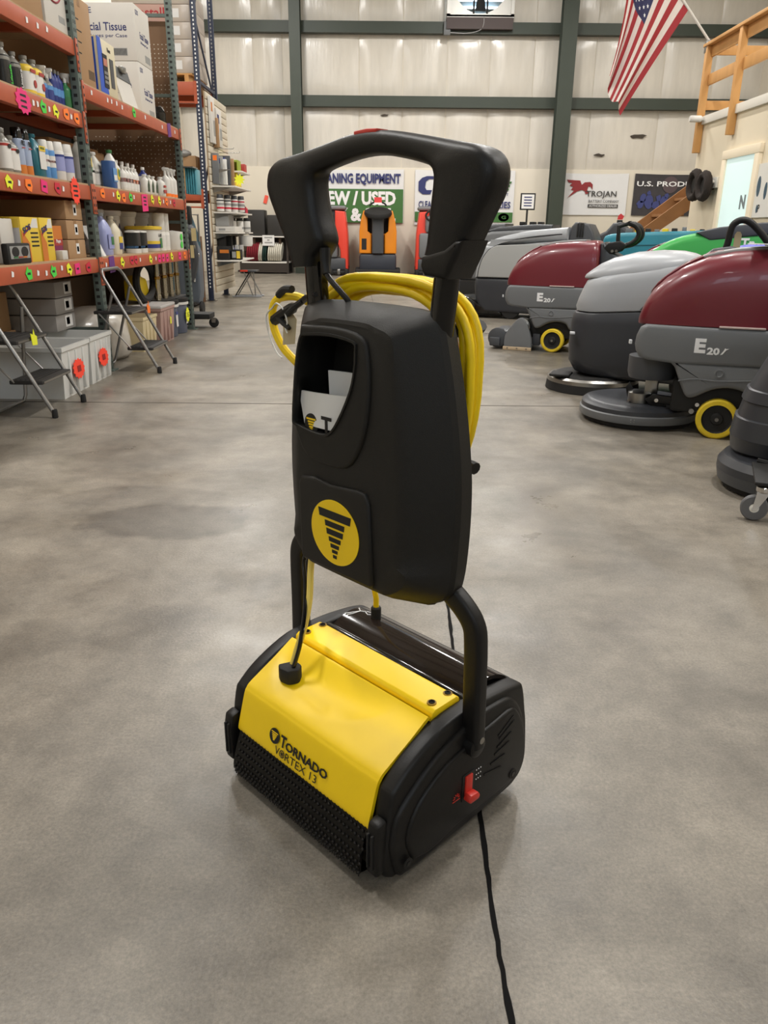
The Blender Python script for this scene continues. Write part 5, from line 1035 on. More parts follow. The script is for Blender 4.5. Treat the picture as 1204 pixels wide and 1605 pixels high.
o = con(-2.28, 6.88, z, .30, .068, 'white jug with dark green cap and yellow leaf label', JUG, WHITE, (JCAP, LBG), [], sx=.85, e=.6, cat='jug', name='jug', handle=1); flat(circ(.03, 16, .045, (.01, .12)), (.0595, 0, 0), EY, EZ, LBY, o, 'print', .003); flat(circ(.02, 12, .03, (.02, .13)), (.0625, 0, 0), EY, EZ, LBG, o, 'print', .002)
for i in range(5): o = con(-2.24, 7.05 + i * .085, z, .195, .040, 'small white bottle with maroon or orange label, ' + ORD[i] + ' from the green capped jug', BOT, WHITE, (BCAP, WHITE), [(.12, .62, LBW), (.36, .52, (LBR if i < 3 else NORG))], sx=.8, e=.8, group='small white bottles with maroon labels')
for i in range(5): con(-2.42, 7.30 + i * .16, z, .27, .045, 'tall white cylinder bottle behind the small white bottles, ' + ORD[i] + ' in the back row', BOT, WHITE, (BCAP, WHITE), [(.2, .6, LBW)], group='tall white bottles in the back row')
for i in range(3):
    o = con(-2.22, 7.60 + i * .135, z, .165, .050, 'white bottle with dark green leaf label, ' + ORD[i] + ' of three after the maroon label bottles', BOT, WHITE, (BCAP, WHITE), [], sx=.7, e=.7, group='white bottles with green leaf labels'); flat([(-.025, .02), (.03, .02), (.035, .08), (.01, .12), (-.02, .08)], (.036, 0, 0), EY, EZ, mat('leaf_dark', (52, 70, 44), .5), o, 'print', .003)
con(-2.34, 7.98, z, .25, .045, 'white bottle with blue front panel behind the red lettered bottle', BOT, LBB, (BCAP, WHITE), [(.5, .68, LBW)])
o = con(-2.22, 8.12, z, .175, .062, 'wide white bottle with red print behind the green leaf bottles', BOT, LBV if False else WHITE, (BCAP, WHITE), [], sx=.7, e=.7); flat(rect(-.05, .03, .05, .06), (.045, 0, 0), EY, EZ, LBR, o, 'print', .003); flat(rect(-.04, .08, .04, .10), (.045, 0, 0), EY, EZ, LBR, o, 'print', .003)
for i in range(3): con(-2.22, 8.32 + i * .13, z, .235, .045, 'white spray bottle with orange foot band, ' + ORD[i] + ' after the red lettered bottle', BOT, WHITE, None, [(.03, .15, NORG)], trig=WHITE, cat='spray bottle', name='spray_bottle', group='white trigger bottles at the far end')
carton(-3.15, -2.62, 6.55, 7.62, z, .36, 'large brown carton with hand holes behind the jugs', lab=[('x', .55, .08, .4, .22, LGY), ('y', .12, .26, .03, .05, INK), ('y', .36, .26, .03, .05, INK)])
carton(-2.62, -2.57, 7.25, 7.62, z, .33, 'brown carton end with grey label behind the white bottles', lab=[('x', .05, .08, .25, .18, LGY)], tape=False)
# second bay, lowest shelf
z = Z4 + .012
for i, y in enumerate((6.11, 6.17)):
    o = empty('white_card', (-2.22, y + .04, z), 0, ('white printed card leaning on rack upright, front one', 'white printed card leaning on rack upright, behind another')[i], 'card')
    G().add([(.04, -.07, 0), (.04, .07, 0), (-.05 , .05, .22), (-.05, -.09, .22), (.034, -.07, 0), (.034, .07, 0), (-.056, .05, .22), (-.056, -.09, .22)], [[0, 1, 2, 3], [7, 6, 5, 4], [0, 4, 5, 1], [2, 6, 7, 3], [0, 3, 7, 4], [1, 5, 6, 2]]).o('sheet', PAPER, o, smooth=0)
o = con(-2.28, 6.50, z, .32, .085, 'lavender jug with green and white label on the lowest shelf', JUG, LAV, (JCAP, SILVER), [], sx=.85, e=.6, cat='jug', name='jug', handle=1); flat(rect(-.06, .05, .06, .16), (.073, 0, 0), EY, EZ, LBV, o, 'label_band', .003); flat(rect(.0, .08, .055, .14), (.077, 0, 0), EY, EZ, LBG, o, 'label_band', .002)
o = con(-2.30, 6.80, z, .30, .078, 'cream jug with yellow and blue label beside the lavender jug', JUG, CREAM, (JCAP, CREAM), [], sx=.85, e=.6, cat='jug', name='jug', handle=1); flat(rect(-.02, .04, .06, .09), (.067, 0, 0), EY, EZ, LBB, o, 'label_band', .003); flat(rect(-.02, .09, .06, .14), (.067, 0, 0), EY, EZ, LBY, o, 'label_band', .003)
con(-2.34, 7.0, z, .27, .07, 'grey clear jug with white label beside the cream jug', JUG, SMOKE, (JCAP, SMOKE), [(.15, .5, LBW)], sx=.85, e=.6, cat='jug', name='jug', handle=1)
for i, y in enumerate((7.16, 7.36)):
    o = con(-2.24, y, z, .19, .075, ('dark labelled white tub, nearer to the grey jug', 'dark labelled white tub with blue swirl, beside the yellow rimmed bucket')[i], [(0, 0), (.97, 0), (1, .03), (1, .93), (.97, .97), (0, 1)], WHITE, None, [(.2, .9, LB_), (.22, .32, LBLB)], sx=.75, e=.5, cat='tub', name='tub')
o = con(-2.34, 7.84, z, .225, .145, 'white square bucket with bright yellow rim and blue label', [(0, 0), (.93, 0), (.97, .03), (1, .88), (0, .88)], WHITE, None, [(.30, .42, LBY), (.14, .30, LBB)], e=.55, cat='bucket', name='bucket', n=28); G().lathe([(.150, .195), (.158, .20), (.158, .222), (.14, .228), (0, .228)], 28, e=.55).o('rim_lid', NYEL if False else LBY, o); text('1-Off', .10, .03, INK, o, (.146, -.02, .13), EY, EZ, .02); flat(rect(.02, .03, .08, .12), (.147, 0, 0), EY, EZ, LBG, o, 'print', .003)
for i, y in enumerate((7.12, 7.58, 8.04, 8.48)):
    o = con(-2.62, y, z, .36, .145, 'large off white pail with dark tower print in back row, ' + ORD[i] + ' from the lavender jug', PAIL, LBW, (PCAP, LBW), [], cat='pail', name='pail', group='off white pails in the back row', n=26); flat([(-.03, .06), (.03, .06), (.012, .22), (.0, .25), (-.012, .22)], (.136, .0, 0), EY, EZ, NAVY, o, 'print', .006)
for i, y in enumerate((8.22, 8.38)): con(-2.30, y, z, .36, .06, ('tall white stacked tub, nearer the yellow rimmed bucket', 'tall white stacked tub, near the far upright')[i], [(0, 0), (1, 0), (1, .46), (.96, .47), (.96, .5), (1, .51), (1, .97), (0, 1)], WHITE, None, [(.1, .4, LBW)], cat='tub', name='tub')
o = con(-2.26, 8.58, z, .19, .10, 'white tub with two green dots at the far end of the lowest shelf', [(0, 0), (.97, 0), (1, .03), (1, .93), (0, 1)], WHITE, None, [], e=.6, cat='tub', name='tub')
for zz in (.05, .125): flat(circ(.04, 16, .035, (-.03, zz)), (.0985, 0, 0), EY, EZ, NGRN, o, 'print', .003)
con(-2.50, 8.62, z, .36, .10, 'tall white drum behind the tub with green dots', [(0, 0), (1, 0), (1, .95), (.96, 1), (0, 1)], WHITE, None, [(.3, .7, LBW)], cat='drum', name='drum')
# floor level of the second bay
def bin_(x0, x1, y0, y1, h, label, m, tagpos=None):
    o = empty('storage_bin', ((x0 + x1) / 2, (y0 + y1) / 2, 0), 0, label, 'bin'); hx, hy = (x1 - x0) / 2, (y1 - y0) / 2; t = .006
    q = [(1, 1), (-1, 1), (-1, -1), (1, -1)]
    def ring(k, z, ins=0): return [(sx * (hx * k - ins), sy * (hy * k - ins), z) for sx, sy in q]
    G().rings([ring(.90, 0), ring(.97, h * .9), ring(1.0, h * .92), ring(1.0, h), ring(.96, h, t), ring(.955, h * .9, t), ring(.90, .01, t)]).o('tub', m, o, smooth=20)
    for yy in (-.5, .0, .5): G().box(hx * .905, hx * .965 + .006, hy * yy - .012, hy * yy + .012, .02, h * .88, .003).o('rib', m, o)
    if tagpos: flat([(a * 1.6, b * 1.1) for a, b in star(13, .062, .84)], (hx * .955 + .012, 0, h * .5), EY, (-.06, 0, 1), NRED, o, 'price_tag', .003)
    if tagpos: flat(rect(-.03, -.02, .03, .02), (hx * .955 + .016, 0, h * .5), EY, (-.06, 0, 1), mat('marker_red', (150, 30, 24), .7), o, 'writing', .001)
    return o
TUB = mat('translucent_tub', (222, 222, 219), .35, noise=.05, trans=.12)
bin_(-2.62, -2.05, 4.90, 5.38, .33, 'milky white storage bin with neon red sticker, nearer the camera', TUB, 1); bin_(-2.60, -2.06, 5.42, 5.86, .33, 'milky white storage bin with neon red sticker, beside the rack upright', TUB, 1)
carton(-3.18, -2.66, 8.08, 8.66, 0, .68, 'dark brown carton added on the floor to darken the gap behind the slate pails', mat('dark_fill_carton', (96, 78, 60), .85), tape=False); carton(-3.2, -2.85, 6.9, 7.9, 0, .62, 'dark brown carton added on the floor to darken the gap behind the totes', mat('dark_fill_carton', (96, 78, 60), .85), tape=False)  # added dark cartons, filling the gap under the bay that would show bright wall
bg = tag(G().rings([[(-2.50 + .30 * r * math.cos(t) * (1 + .06 * math.sin(5 * t + k)), 6.62 + .42 * r * math.sin(t) * (1 + .05 * math.sin(4 * t + 2 * k)), zz) for t in [2 * math.pi * i / 22 for i in range(22)]] for k, (r, zz) in enumerate(((.85, .0), (1, .05), (1.02, .18), (.95, .30), (.8, .38), (.5, .42), (.1, .43)))]).o('clear_bag', FILM, smooth=70), 'crumpled clear plastic bag of goods on the floor behind the far step stool', 'bag')
o = bin_(-2.62, -2.16, 6.98, 7.42, .30, 'cream plastic tote with goods on the floor under the second bay', mat('tote_cream', (206, 190, 152), .45)); carton(-2.52, -2.25, 7.06, 7.34, .012, .24, 'tan box standing inside the cream tote', tape=False)
o = bin_(-2.66, -2.13, 7.45, 7.95, .34, 'dusty pink plastic tote with lid beside the cream tote', mat('tote_pink', (172, 140, 132), .45)); G().box(-.27, .27, -.255, .255, .335, .365, .01).o('lid', mat('tote_lid', (190, 186, 184), .4), o); flat([(-.02, -.03), (.02, -.03), (.025, .03), (-.01, .04)], (.265, .06, .2), EY, EZ, NYEL, o, 'price_tag', .003)
SLP = mat('pail_slate', (98, 104, 122), .4)
for i, (y, x) in enumerate(((8.12, -2.30), (8.44, -2.28))):
    o = con(x, y, 0, .345, .15, ('slate blue pail with white label beside the pink tote', 'slate blue pail with yellow starburst price tag, farther of two')[i], PAIL, SLP, ([(1.06, .86), (1.08, .88), (1.08, .93), (1.0, .94), (0, .94)], LBW), [], cat='pail', name='pail', n=26)
    G().lathe([(.15, .325), (.165, .335), (.165, .36), (.14, .368), (0, .368)], 26).o('black_lid', MATTE, o); flat(rect(-.04, .10, .03, .24), (.139, 0, 0), EY, EZ, LBW, o, 'label_band', .004); flat(rect(-.04, .22, .03, .25), (.1415, 0, 0), EY, EZ, LBB, o, 'label_band', .004)
    if i: flat(star(12, .078, .78), (.152, -.01, .19), EY, EZ, NYEL, o, 'price_tag', .004); text('15', .05, .05, mat('marker_grey', (110, 106, 40), .7), o, (.1565, -.03, .165), EY, EZ, .02)
mb = empty('mop_wringer', (-2.42, 7.70, .368), 0, 'yellow wringer inside a black hose coil on the pink tote lid', 'wringer')
G().prism([(-.20, .04), (.16, .0), (.22, .10), (.16, .22), (-.04, .26), (-.18, .22)], 'x', -.06, .06, .02).o('body', mat('wringer_yellow', (214, 186, 20), .45), mb)
G().tube([(.08, .03 + .27 * math.cos(t), .20 + .165 * math.sin(t)) for t in [2 * math.pi * i / 26 for i in range(26)]], .035, 8, closed=True).o('hose_coil', RUBBER, mb)
for i in range(7):
    y = 7.97 + i * .125; o = tag(G().lathe([(.026, 0), (.026, .02), (.031, .022), (.031, .05), (.026, .052), (.026, .19), (.03, .192), (.03, .215), (.026, .217), (.026, .36)], 12).o('chrome_wand', mat('wand_metal', (196, 186, 164), .25, .9), smooth=40), ORD[i] + ' shiny metal vacuum wand from the yellow wringer', 'wand', 'metal vacuum wands under the rack'); o.location = (-2.29 - .05 * (i % 2), y, .372)
    G().lathe([(.030, .20), (.034, .205), (.034, .225), (.030, .23)], 12).o('brass_collar', mat('brass', (190, 150, 80), .25, 1), o)
G().box(-2.58, -2.19, 7.92, 8.78, .368, .372).o('wand_tray', MATTE, None, smooth=0)
tag(bpy.data.objects['wand_tray'], 'thin black tray lying on the slate pails under the wands', 'tray')
gl = empty('glove_packs', (-2.10, 8.82, 1.40), 0, 'hanging strip of teal glove packs on the far rack upright', 'packs')
for i in range(5): G().box(-.05 + i * .02, -.035 + i * .02, .03 + i * .02, .25 + i * .02, 0, .25, .004).o('pack', mat('glove_teal', (76, 150, 166), .35), gl)
G().box(-.06, .06, -.06, .16, .25, .262).o('hook_bar', STEEL, gl, smooth=0)
# step stools
def step_stool(label, fx, fy, bx, by0, by1, top, plat, low, tagc):
    s = empty('step_stool', (fx, (fy[0] + fy[1]) / 2, 0), 0, label, 'step stool'); ya, yb = (fy[1] - fy[0]) / -2, (fy[1] - fy[0]) / 2
    sl = lambda z: -.52 * z
    ht = top
    pts = [(sl(.02), ya, .02), (sl(.2), ya, .2), (sl(ht - .06), ya, ht - .06)] + [(sl(ht - .02), ya + .02, ht - .02), (sl(ht), ya + .06, ht), (sl(ht), yb - .06, ht), (sl(ht - .02), yb - .02, ht - .02)] + [(sl(ht - .06), yb, ht - .06), (sl(.2), yb, .2), (sl(.02), yb, .02)]
    G().tube(pts, .0125, 10).o('front_frame', ALU, s, smooth=60)
    rz = plat + .16
    bp = [(sl(rz), ya + .03, rz), (bx - fx, ya + .03, .05), (bx - fx - .01, ya + .05, .014), (bx - fx - .01, yb - .05, .014), (bx - fx, yb - .03, .05), (sl(rz), yb - .03, rz)]
    G().tube(bp, .011, 10).o('rear_frame', ALU, s, smooth=60)
    for y in (ya, yb): G().lathe([(.014, 0), (.018, .004), (.016, .045), (.014, .05)], 12, (sl(.02), y, 0)).o('rubber_foot', RUBBER, s)
    for z, d in ((plat, .26), (low, .17)):
        x = sl(z); t = G().box(x - d + .02, x + .045, ya + .012, yb - .012, z - .016, z + .008, .006).o('tread', mat('tread_black', (46, 44, 42), .7), s)
        for k in range(5): G().box(x - d + .05 + k * d * .16, x - d + .06 + k * d * .16, ya + .03, yb - .03, z + .008, z + .0105).o('grip_rib', MATTE, t, smooth=0)
        G().box(x + .0455, x + .047, ya + .03, yb - .03, z - .011, z + .001).o('edge_strip', STEEL, t, smooth=0)
    for y in (ya + .015, yb - .015): G().tube([(sl(low) - .12, y, low - .005), (sl(plat) - .20, y, plat - .01)], .006, 6).o('link_bar', ALU, s)
    flat([(-.03, -.04), (.035, -.045), (.04, .005), (.015, .015), (.005, .05), (-.008, .018), (-.04, .03)], (sl(plat) + .052, .0 if tagc is NYEL else yb - .03, plat), EY, EZ, tagc, s, 'price_tag', .003)
    return s
s1 = step_stool('silver folding step stool with black treads nearest the camera', -1.92, (4.405, 4.85), -2.28, 0, 0, .76, .43, .205, NYEL)
s2 = step_stool('silver folding step stool standing farther along, beside the rack upright', -1.735, (5.93, 6.39), -2.22, 0, 0, .755, .45, .185, NORG)
s1.rotation_euler = (0, 0, 0)
# perpendicular rack beyond, with blue end frame
rb = empty('cross_rack', (0, 0, 0), 0, 'tall rack with blue end frame and orange beams beyond the green rack', 'rack')
def bup(x, y):
    u = G().box(x - .075, x, y, y + .06, 0, 5.6, .004).o('upright', BLUEST, rb); h = G()
    for i in range(104): h.box(x - .047, x - .028, y - .001, y + .004, .2 + i * .051, .224 + i * .051)
    stuff(h.o('slot_holes', INKW if y < 13 else LGY, u, smooth=0)); G().box(x - .11, x + .04, y - .04, y + .09, 0, .01).o('foot_plate', STEEL, u, smooth=0)
    for dx in (-.08, .02): G().cyl((x + dx, y - .02, .01), (x + dx, y - .02, .03), .012, n=8).o('anchor_bolt', STEEL, u)
bup(-2.70, 12.38); bup(-2.70, 13.55); bup(-4.95, 12.38)
for a, b in ((.5, 1.6), (1.6, 2.7), (3.9, 2.9), (3.9, 5.0)): G().tube([(-2.74, 12.42, a), (-2.74, 13.57, b)], 1, 8, sq=(.02, .012)).o('frame_brace', BLUEST, rb)
G().box(-2.76, -2.72, 12.42, 13.57, 3.02, 3.06).o('frame_brace', BLUEST, rb, smooth=0)
for z, h in ((3.02, .17), (1.60, .15)):
    for y in (12.36, 13.5):
        G().box(-4.95, -2.75, y, y + .05, z - h, z, .004).o('beam', ORANGE, rb); G().box(-2.79, -2.745, y - .006, y + .0, z - h - .11, z + .01).o('beam_connector', ORANGE, rb, smooth=0)
    G().box(-4.95, -2.75, 12.36, 12.44, z - h - .10, z - h - .08).o('beam_lip', ORANGE, rb, smooth=0)
    G().box(-4.95, -2.78, 12.41, 13.5, z - .01, z + .01).o('shelf_board', PARTB, rb, smooth=0)
pa = empty('pallet', (-3.4, 12.95, 3.03), 0, 'wooden pallet under the wrapped cartons on the cross rack', 'pallet')
for i in range(5): G().box(-.5, .58, -.5 + i * .22, -.38 + i * .22, .09, .11).o('slat', WOOD, pa, smooth=0)
for x in (-.45, .05, .5): G().box(x - .03, x + .03, -.5, .5, 0, .09).o('bearer', WOOD, pa, smooth=0)
WRAP = mat('wrapped_carton', (184, 172, 160), .28, noise=.12, nscale=5, bump=.3, bscale=10)
for i in range(5):
    for j, (xa, xb) in enumerate(((-3.88, -3.12), (-3.10, -2.80))):
        ins = i == 3 and j == 0
        o = carton(xa, xb, 12.46, 13.4, 3.142 + i * .212, .208, 'pinkish carton with red handwritten word on the pallet load' if ins else 'film wrapped carton on the pallet, row %s from the bottom, %s column' % (('one', 'two', 'three', 'four', 'five')[i], ('inner', 'outer')[j]), mat('pink_carton', (186, 150, 138), .7) if ins else WRAP, tape=False, lab=[('y', .42 if j == 0 else .05, .05, .10, .11, PAPER)] if not ins else None)
        if ins: text('install', .40, .12, mat('red_marker', (170, 40, 50), .7), o, (-.05, -.472, .05), EX, EZ, .01)
o = carton(-3.45, -2.85, 12.44, 13.0, 1.612, .26, 'open yellow brown carton on the lower cross beam', mat('yellow_carton', (186, 148, 92), .75), tape=False); carton(-3.30, -2.86, 12.5, 12.9, 1.872, .20, 'brown carton with grey sack inside, stacked on the open yellow brown carton', tape=False)
tag(G().sph((-3.05, 12.55, 2.10), .12, 12, 8, .5).o('grey_sack', LGY), 'small grey sack lying on top of the brown carton', 'sack')
# machines standing behind the rack end
v = empty('upright_vacuum', (-2.50, 10.3, 0), 0, 'grey upright vacuum with two tan tags at the end of the green rack', 'vacuum')
BGP = mat('blue_grey_plastic', (86, 94, 104), .45)
G().slab([(-.15, .16), (.09, .16), (.12, .30), (.12, .78), (.06, .92), (-.15, .92)], 'y', -.13, .13, .03, 4).o('tank', BGP, v, smooth=50); G().lathe([(.11, .90), (.13, .95), (.12, 1.06), (.06, 1.12)], 18, (-.04, 0, 0)).o('motor_head', DGREY, v)
for x in (-.14, .11): G().lathe([(.08, -.02), (.09, 0), (.08, .02)], 18, (x, -.05, .09), axis='x').o('wheel', RUBBER, v)
G().tube([(-.14, .08, .9), (-.14, .1, 1.22), (.10, .1, 1.22), (.10, .08, .9)], .014, 8).o('handle', ALU, v); G().tube(smoothpoly([(.03, -.14, .45), (.10, -.16, .7), (.06, -.15, .98), (-.06, -.14, 1.02)], 4), .035, 8).o('hose', DGREY, v)
for x in (-.10, .0): G().box(x - .05, x + .04, -.06, .06, 1.10, 1.32, .02).o('switch_box', MATTE, v)
G().box(.05, .07, -.15, -.14, .42, .56, .004).o('gauge', WHITE, v); G().sph((.11, -.12, .74), .03, 10, 6).o('knob', CHROME, v)
for x, z in ((.10, 1.06), (.075, .86)): G().prism([(x - .03, z), (x + .03, z), (x + .03, z - .15), (x - .03, z - .15)], 'y', -.19, -.186).o('manila_tag', mat('tag_cream', (206, 188, 140), .8), v, smooth=0)
ca = empty('floor_dolly', (-2.02, 8.95, 0), 0, 'low black dolly with caster wheel beyond the slate pails', 'dolly')
G().box(-.28, .04, -.14, .14, .10, .16, .01).o('frame', MATTE, ca)
for x, y in ((.06, -.02), (-.24, .1)): G().lathe([(.045, -.015), (.055, -.008), (.055, .008), (.045, .015)], 18, (x, y, .055), axis='y').o('caster', RUBBER, ca); G().prism([(x - .02, .055), (x + .02, .055), (x + .03, .11), (x - .03, .11)], 'y', y - .024, y - .018).o('fork', STEEL, ca)
tq = empty('teal_machine', (-2.93, 11.55, 0), 0, 'dark teal machine body standing behind the grey vacuum', 'machine')
G().slab([(-.3, .1), (.22, .1), (.22, .9), (.10, 1.3), (-.05, 1.42), (-.3, 1.42)], 'y', -.3, .3, .05, 3).o('body', mat('deep_teal', (24, 72, 88), .45), tq); G().box(-.28, .2, -.28, .28, 0.02, .1, .02).o('base', MATTE, tq); G().lathe([(.14, 1.4), (.16, 1.45), (.12, 1.55)], 18, (-.1, 0, 0)).o('motor', MATTE, tq)
bdp = carton(-2.92, -2.80, 12.0, 12.3, 0, .95, 'tall brown board stack standing against the blue rack foot', mat('brown_board', (110, 78, 50), .8), 'board_stack', 'boards', tape=False)
# slatwall display on the end of the cross rack
sw = empty('slatwall_display', (-2.66, 12.5, 0), 0, 'cream slatwall display panel on the rack end with white shelves', 'display')
G().box(-.03, -.012, 0, 1.5, .12, 2.93).o('backing', PARTB, sw, smooth=0)
sl_me = None
for i in range(28):
    if sl_me is None: o = G().box(-.012, .006, 0, 1.5, .004, .094, .003).o('slat', mat('slat_cream', (206, 196, 176), .6), sw); sl_me = o.data
    else: o = bpy.data.objects.new('slat', sl_me); C.objects.link(o); o.parent = sw
    o.location = (0, 0, .12 + i * .1003)
SHW = mat('white_shelf', (222, 218, 210), .5)
for z in (.60, 1.01, 1.30, 1.67, 1.92):
    sh = G().box(.006, .36, .05 if z != 1.92 else .7, 1.46, z - .02, z, .002).o('shelf_plate', SHW, sw)
    for y in (.12, 1.38): G().prism([(.006, z - .02), (.30, z - .02), (.006, z - .10)], 'y', y - .003, y + .003).o('bracket', STEEL, sh, smooth=0)
for y, z, l_ in ((.35, 2.20, .30), (.75, 2.18, .32), (.5, 1.23, .3), (.9, 1.23, .3), (.3, .98, .28), (.7, .98, .3), (1.1, .98, .3), (.4, .80, .2), (.7, .80, .24)): G().tube([(.006, y, z), (l_, y, z), (l_ + .01, y, z + .02)], .005, 6).o('peg_hook', STEEL, sw)
def gi(y0, y1, x0, x1, z, h, label, m, name, cat, kids=()):
    o = tag(G().box(-(x1 - x0) / 2, (x1 - x0) / 2, -(y1 - y0) / 2, (y1 - y0) / 2, 0, h, .004).o(name, m), label, cat); o.location = ((x0 + x1) / 2, (y0 + y1) / 2, z)
    for f, a, b, c, d, mm in kids:
        if f == 'y': flat(rect(a, b, c, d), (0, -(y1 - y0) / 2, 0), EX, EZ, mm, o, 'print', .002)
        else: flat(rect(a, b, c, d), ((x1 - x0) / 2, 0, 0), EY, EZ, mm, o, 'print', .002)
    return o
X0 = -2.645
for i, (y, z, h, w_, m, lb) in enumerate(((12.70, 2.26, .62, .26, CARDW, 'white backed blade pack hung at the top of the slatwall'), (13.05, 2.24, .52, .34, CARDW, 'white card with dark squeegee pictures hung below the slatwall top'), (12.86, 2.22, .40, .06, CARD, 'narrow brown and orange pack hung between two white cards'))):
    o = gi(y - w_ / 2, y + w_ / 2, X0, X0 + .04 + .02 * i, z, h, lb, m, 'hang_pack', 'pack', [('x', -w_ / 2 + .02, h - .2, -.02, h - .08, LBO if i != 1 else NAVY), ('x', 0, .1, w_ / 2 - .02, h * .5, LGY)])
for i in range(6):
    h = .42 - .03 * (i % 3); o = gi(12.60 + i * .14, 12.66 + i * .14, X0, X0 + .10 + .03 * i, 1.70, h, 'upright hand tool pack standing on second slatwall shelf, ' + ('first', 'second', 'third', 'fourth', 'fifth', 'sixth')[i] + ' from the blue upright', (GREYP, LGY, LBW, DGREY, CARD, LBY)[i], 'tool_pack', 'pack', [('y', -.03, h - .10, .03, h - .03, NORG if i in (0, 4) else LBB)])
gi(13.3, 13.6, X0, X0 + .26, 1.925, .16, 'lime green box on the upper right slatwall shelf', mat('lime', (140, 156, 40), .5), 'lime_box', 'box'); gi(13.7, 13.9, X0, X0 + .30, 1.925, .13, 'red and black pack beside the lime box', LBR, 'red_pack', 'pack')
o = tag(flat(star(9, .09, .6), (X0 + .33, 13.0, 1.78), EX, EZ, NYEL, None, 'starburst_sign', .006), 'neon yellow starburst sign on the second slatwall shelf', 'sign')
gi(13.2, 13.5, X0, X0 + .27, 1.675, .10, 'amber box lying under the lime box', LBY, 'amber_box', 'box')
for i in range(4): con(X0 + .08 + .07 * i, 12.66 + .2 * i, 1.312, .24, .055, 'white and maroon jar on the middle slatwall shelf, ' + ('first', 'second', 'third', 'fourth')[i] + ' from the blue upright', CAN, LBW, (CCAP, DGREY), [(.15, .26, DRED), (.36, .5, LGY), (.6, .68, DRED if i > 1 else DGREY)], cat='jar', name='jar')
for i in range(3): gi(13.5 + i * .12, 13.58 + i * .12, X0 + .16, X0 + .30, 1.305, .12 - .02 * i, 'small pack at the far end of middle slatwall shelf, ' + ORD[i] + ' after the jars', DRED if i else MATTE, 'small_pack', 'pack').__setitem__('group', 'small packs on the middle shelf')
for i in range(3): gi(12.62 + i * .15, 12.74 + i * .15, X0 + .0, X0 + .20, 1.10, .16, 'grey cardboard pack on the fourth slatwall shelf, ' + ('first', 'second', 'third')[i] + ' in its row', LGY, 'grey_pack', 'pack')
gi(12.58, 13.2, X0, X0 + .30, 1.015, .08, 'long white carton lying on the fourth slatwall shelf', CARDW, 'long_carton', 'box', [('y', -.1, .02, .0, .05, LGY)])
for i in range(3): con(X0 + .13 + .08 * i, 13.3 + .2 * i, 1.014, .22, .06, 'white jar with black lid on the fourth slatwall shelf, ' + ('first', 'second', 'third')[i] + ' from the grey packs', CAN, LBW, (CCAP, MATTE), [(.2, .35, LGY)], cat='jar', name='jar')
for i in range(4): gi(12.66 + i * .16, 12.76 + i * .16, X0 + .01, X0 + .12 + .07 * (i % 2), .70, .26, 'black hanging strap pack below the fourth shelf, ' + ORD[i] + ' from the blue upright', MATTE, 'strap_pack', 'pack').__setitem__('group', 'black strap packs hanging on the slatwall')
o = con(X0 + .36, 13.2, .80, .17, .10, 'white pot with metal lid handle hanging out from the slatwall', [(0, 0), (.85, 0), (1, .2), (1, .9), (1.08, .92), (1.08, .96), (0, .98)], WHITE, None, cat='pot', name='pot'); G().tube(smoothpoly([(-.05, 0, .165), (-.04, 0, .20), (.04, 0, .20), (.05, 0, .165)], 3), .008, 6).o('handle', STEEL, o)
for i in range(3): gi(12.9 + i * .1, 12.92 + i * .1, X0 + .14 + i * .06, X0 + .20 + i * .06, .72 - .0, .10, 'small white card hanging below the strap packs, ' + ORD[i] + ' from the blue upright', PAPER, 'hang_card', 'card').__setitem__('group', 'white cards on hooks')
gi(12.60, 12.90, X0, X0 + .18, .605, .20, 'black box with orange band on the lowest slatwall shelf', MATTE, 'black_box', 'box', [('y', -.05, .10, .09, .15, LBO)]); gi(12.95, 13.15, X0 + .02, X0 + .20, .605, .17, 'blue box on the lowest slatwall shelf', LBB, 'blue_box', 'box', [('y', -.06, .05, .06, .12, LBV)])
gi(12.70, 12.90, X0 + .20, X0 + .34, .605, .15, 'black and yellow boxed tool at the front of the lowest shelf', MATTE, 'tool_box', 'box', [('y', -.06, .03, -.0, .12, LGY), ('y', .01, .02, .065, .13, LBY)])
sb = empty('folding_stool', (-2.32, 13.35, 0), 0, 'small grey folding stool with red stripe in front of the slatwall', 'stool')
G().box(-.13, .17, -.16, .16, .40, .425, .006).o('seat', DGREY, sb); G().box(-.09, .03, -.165, -.158, .405, .43).o('red_stripe', NRED, sb, smooth=0)
for x0, x1 in ((-.20, .10), (.10, -.06), (.14, .20)): G().tube([(x0, -.13, .012), (x1 * .6, -.13, .40)], .010, 8).o('leg', ALU if x0 > .05 else MATTE, sb)
for x0, x1 in ((-.20, .10), (.20, .0)): G().tube([(x0, .13, .012), (x1 * .6, .13, .40)], .010, 8).o('leg', ALU, sb)
for y in (-.13, .13): G().tube([(-.24, y, .012), (.24, y, .012)], .011, 8).o('floor_bar', SILVER, sb)
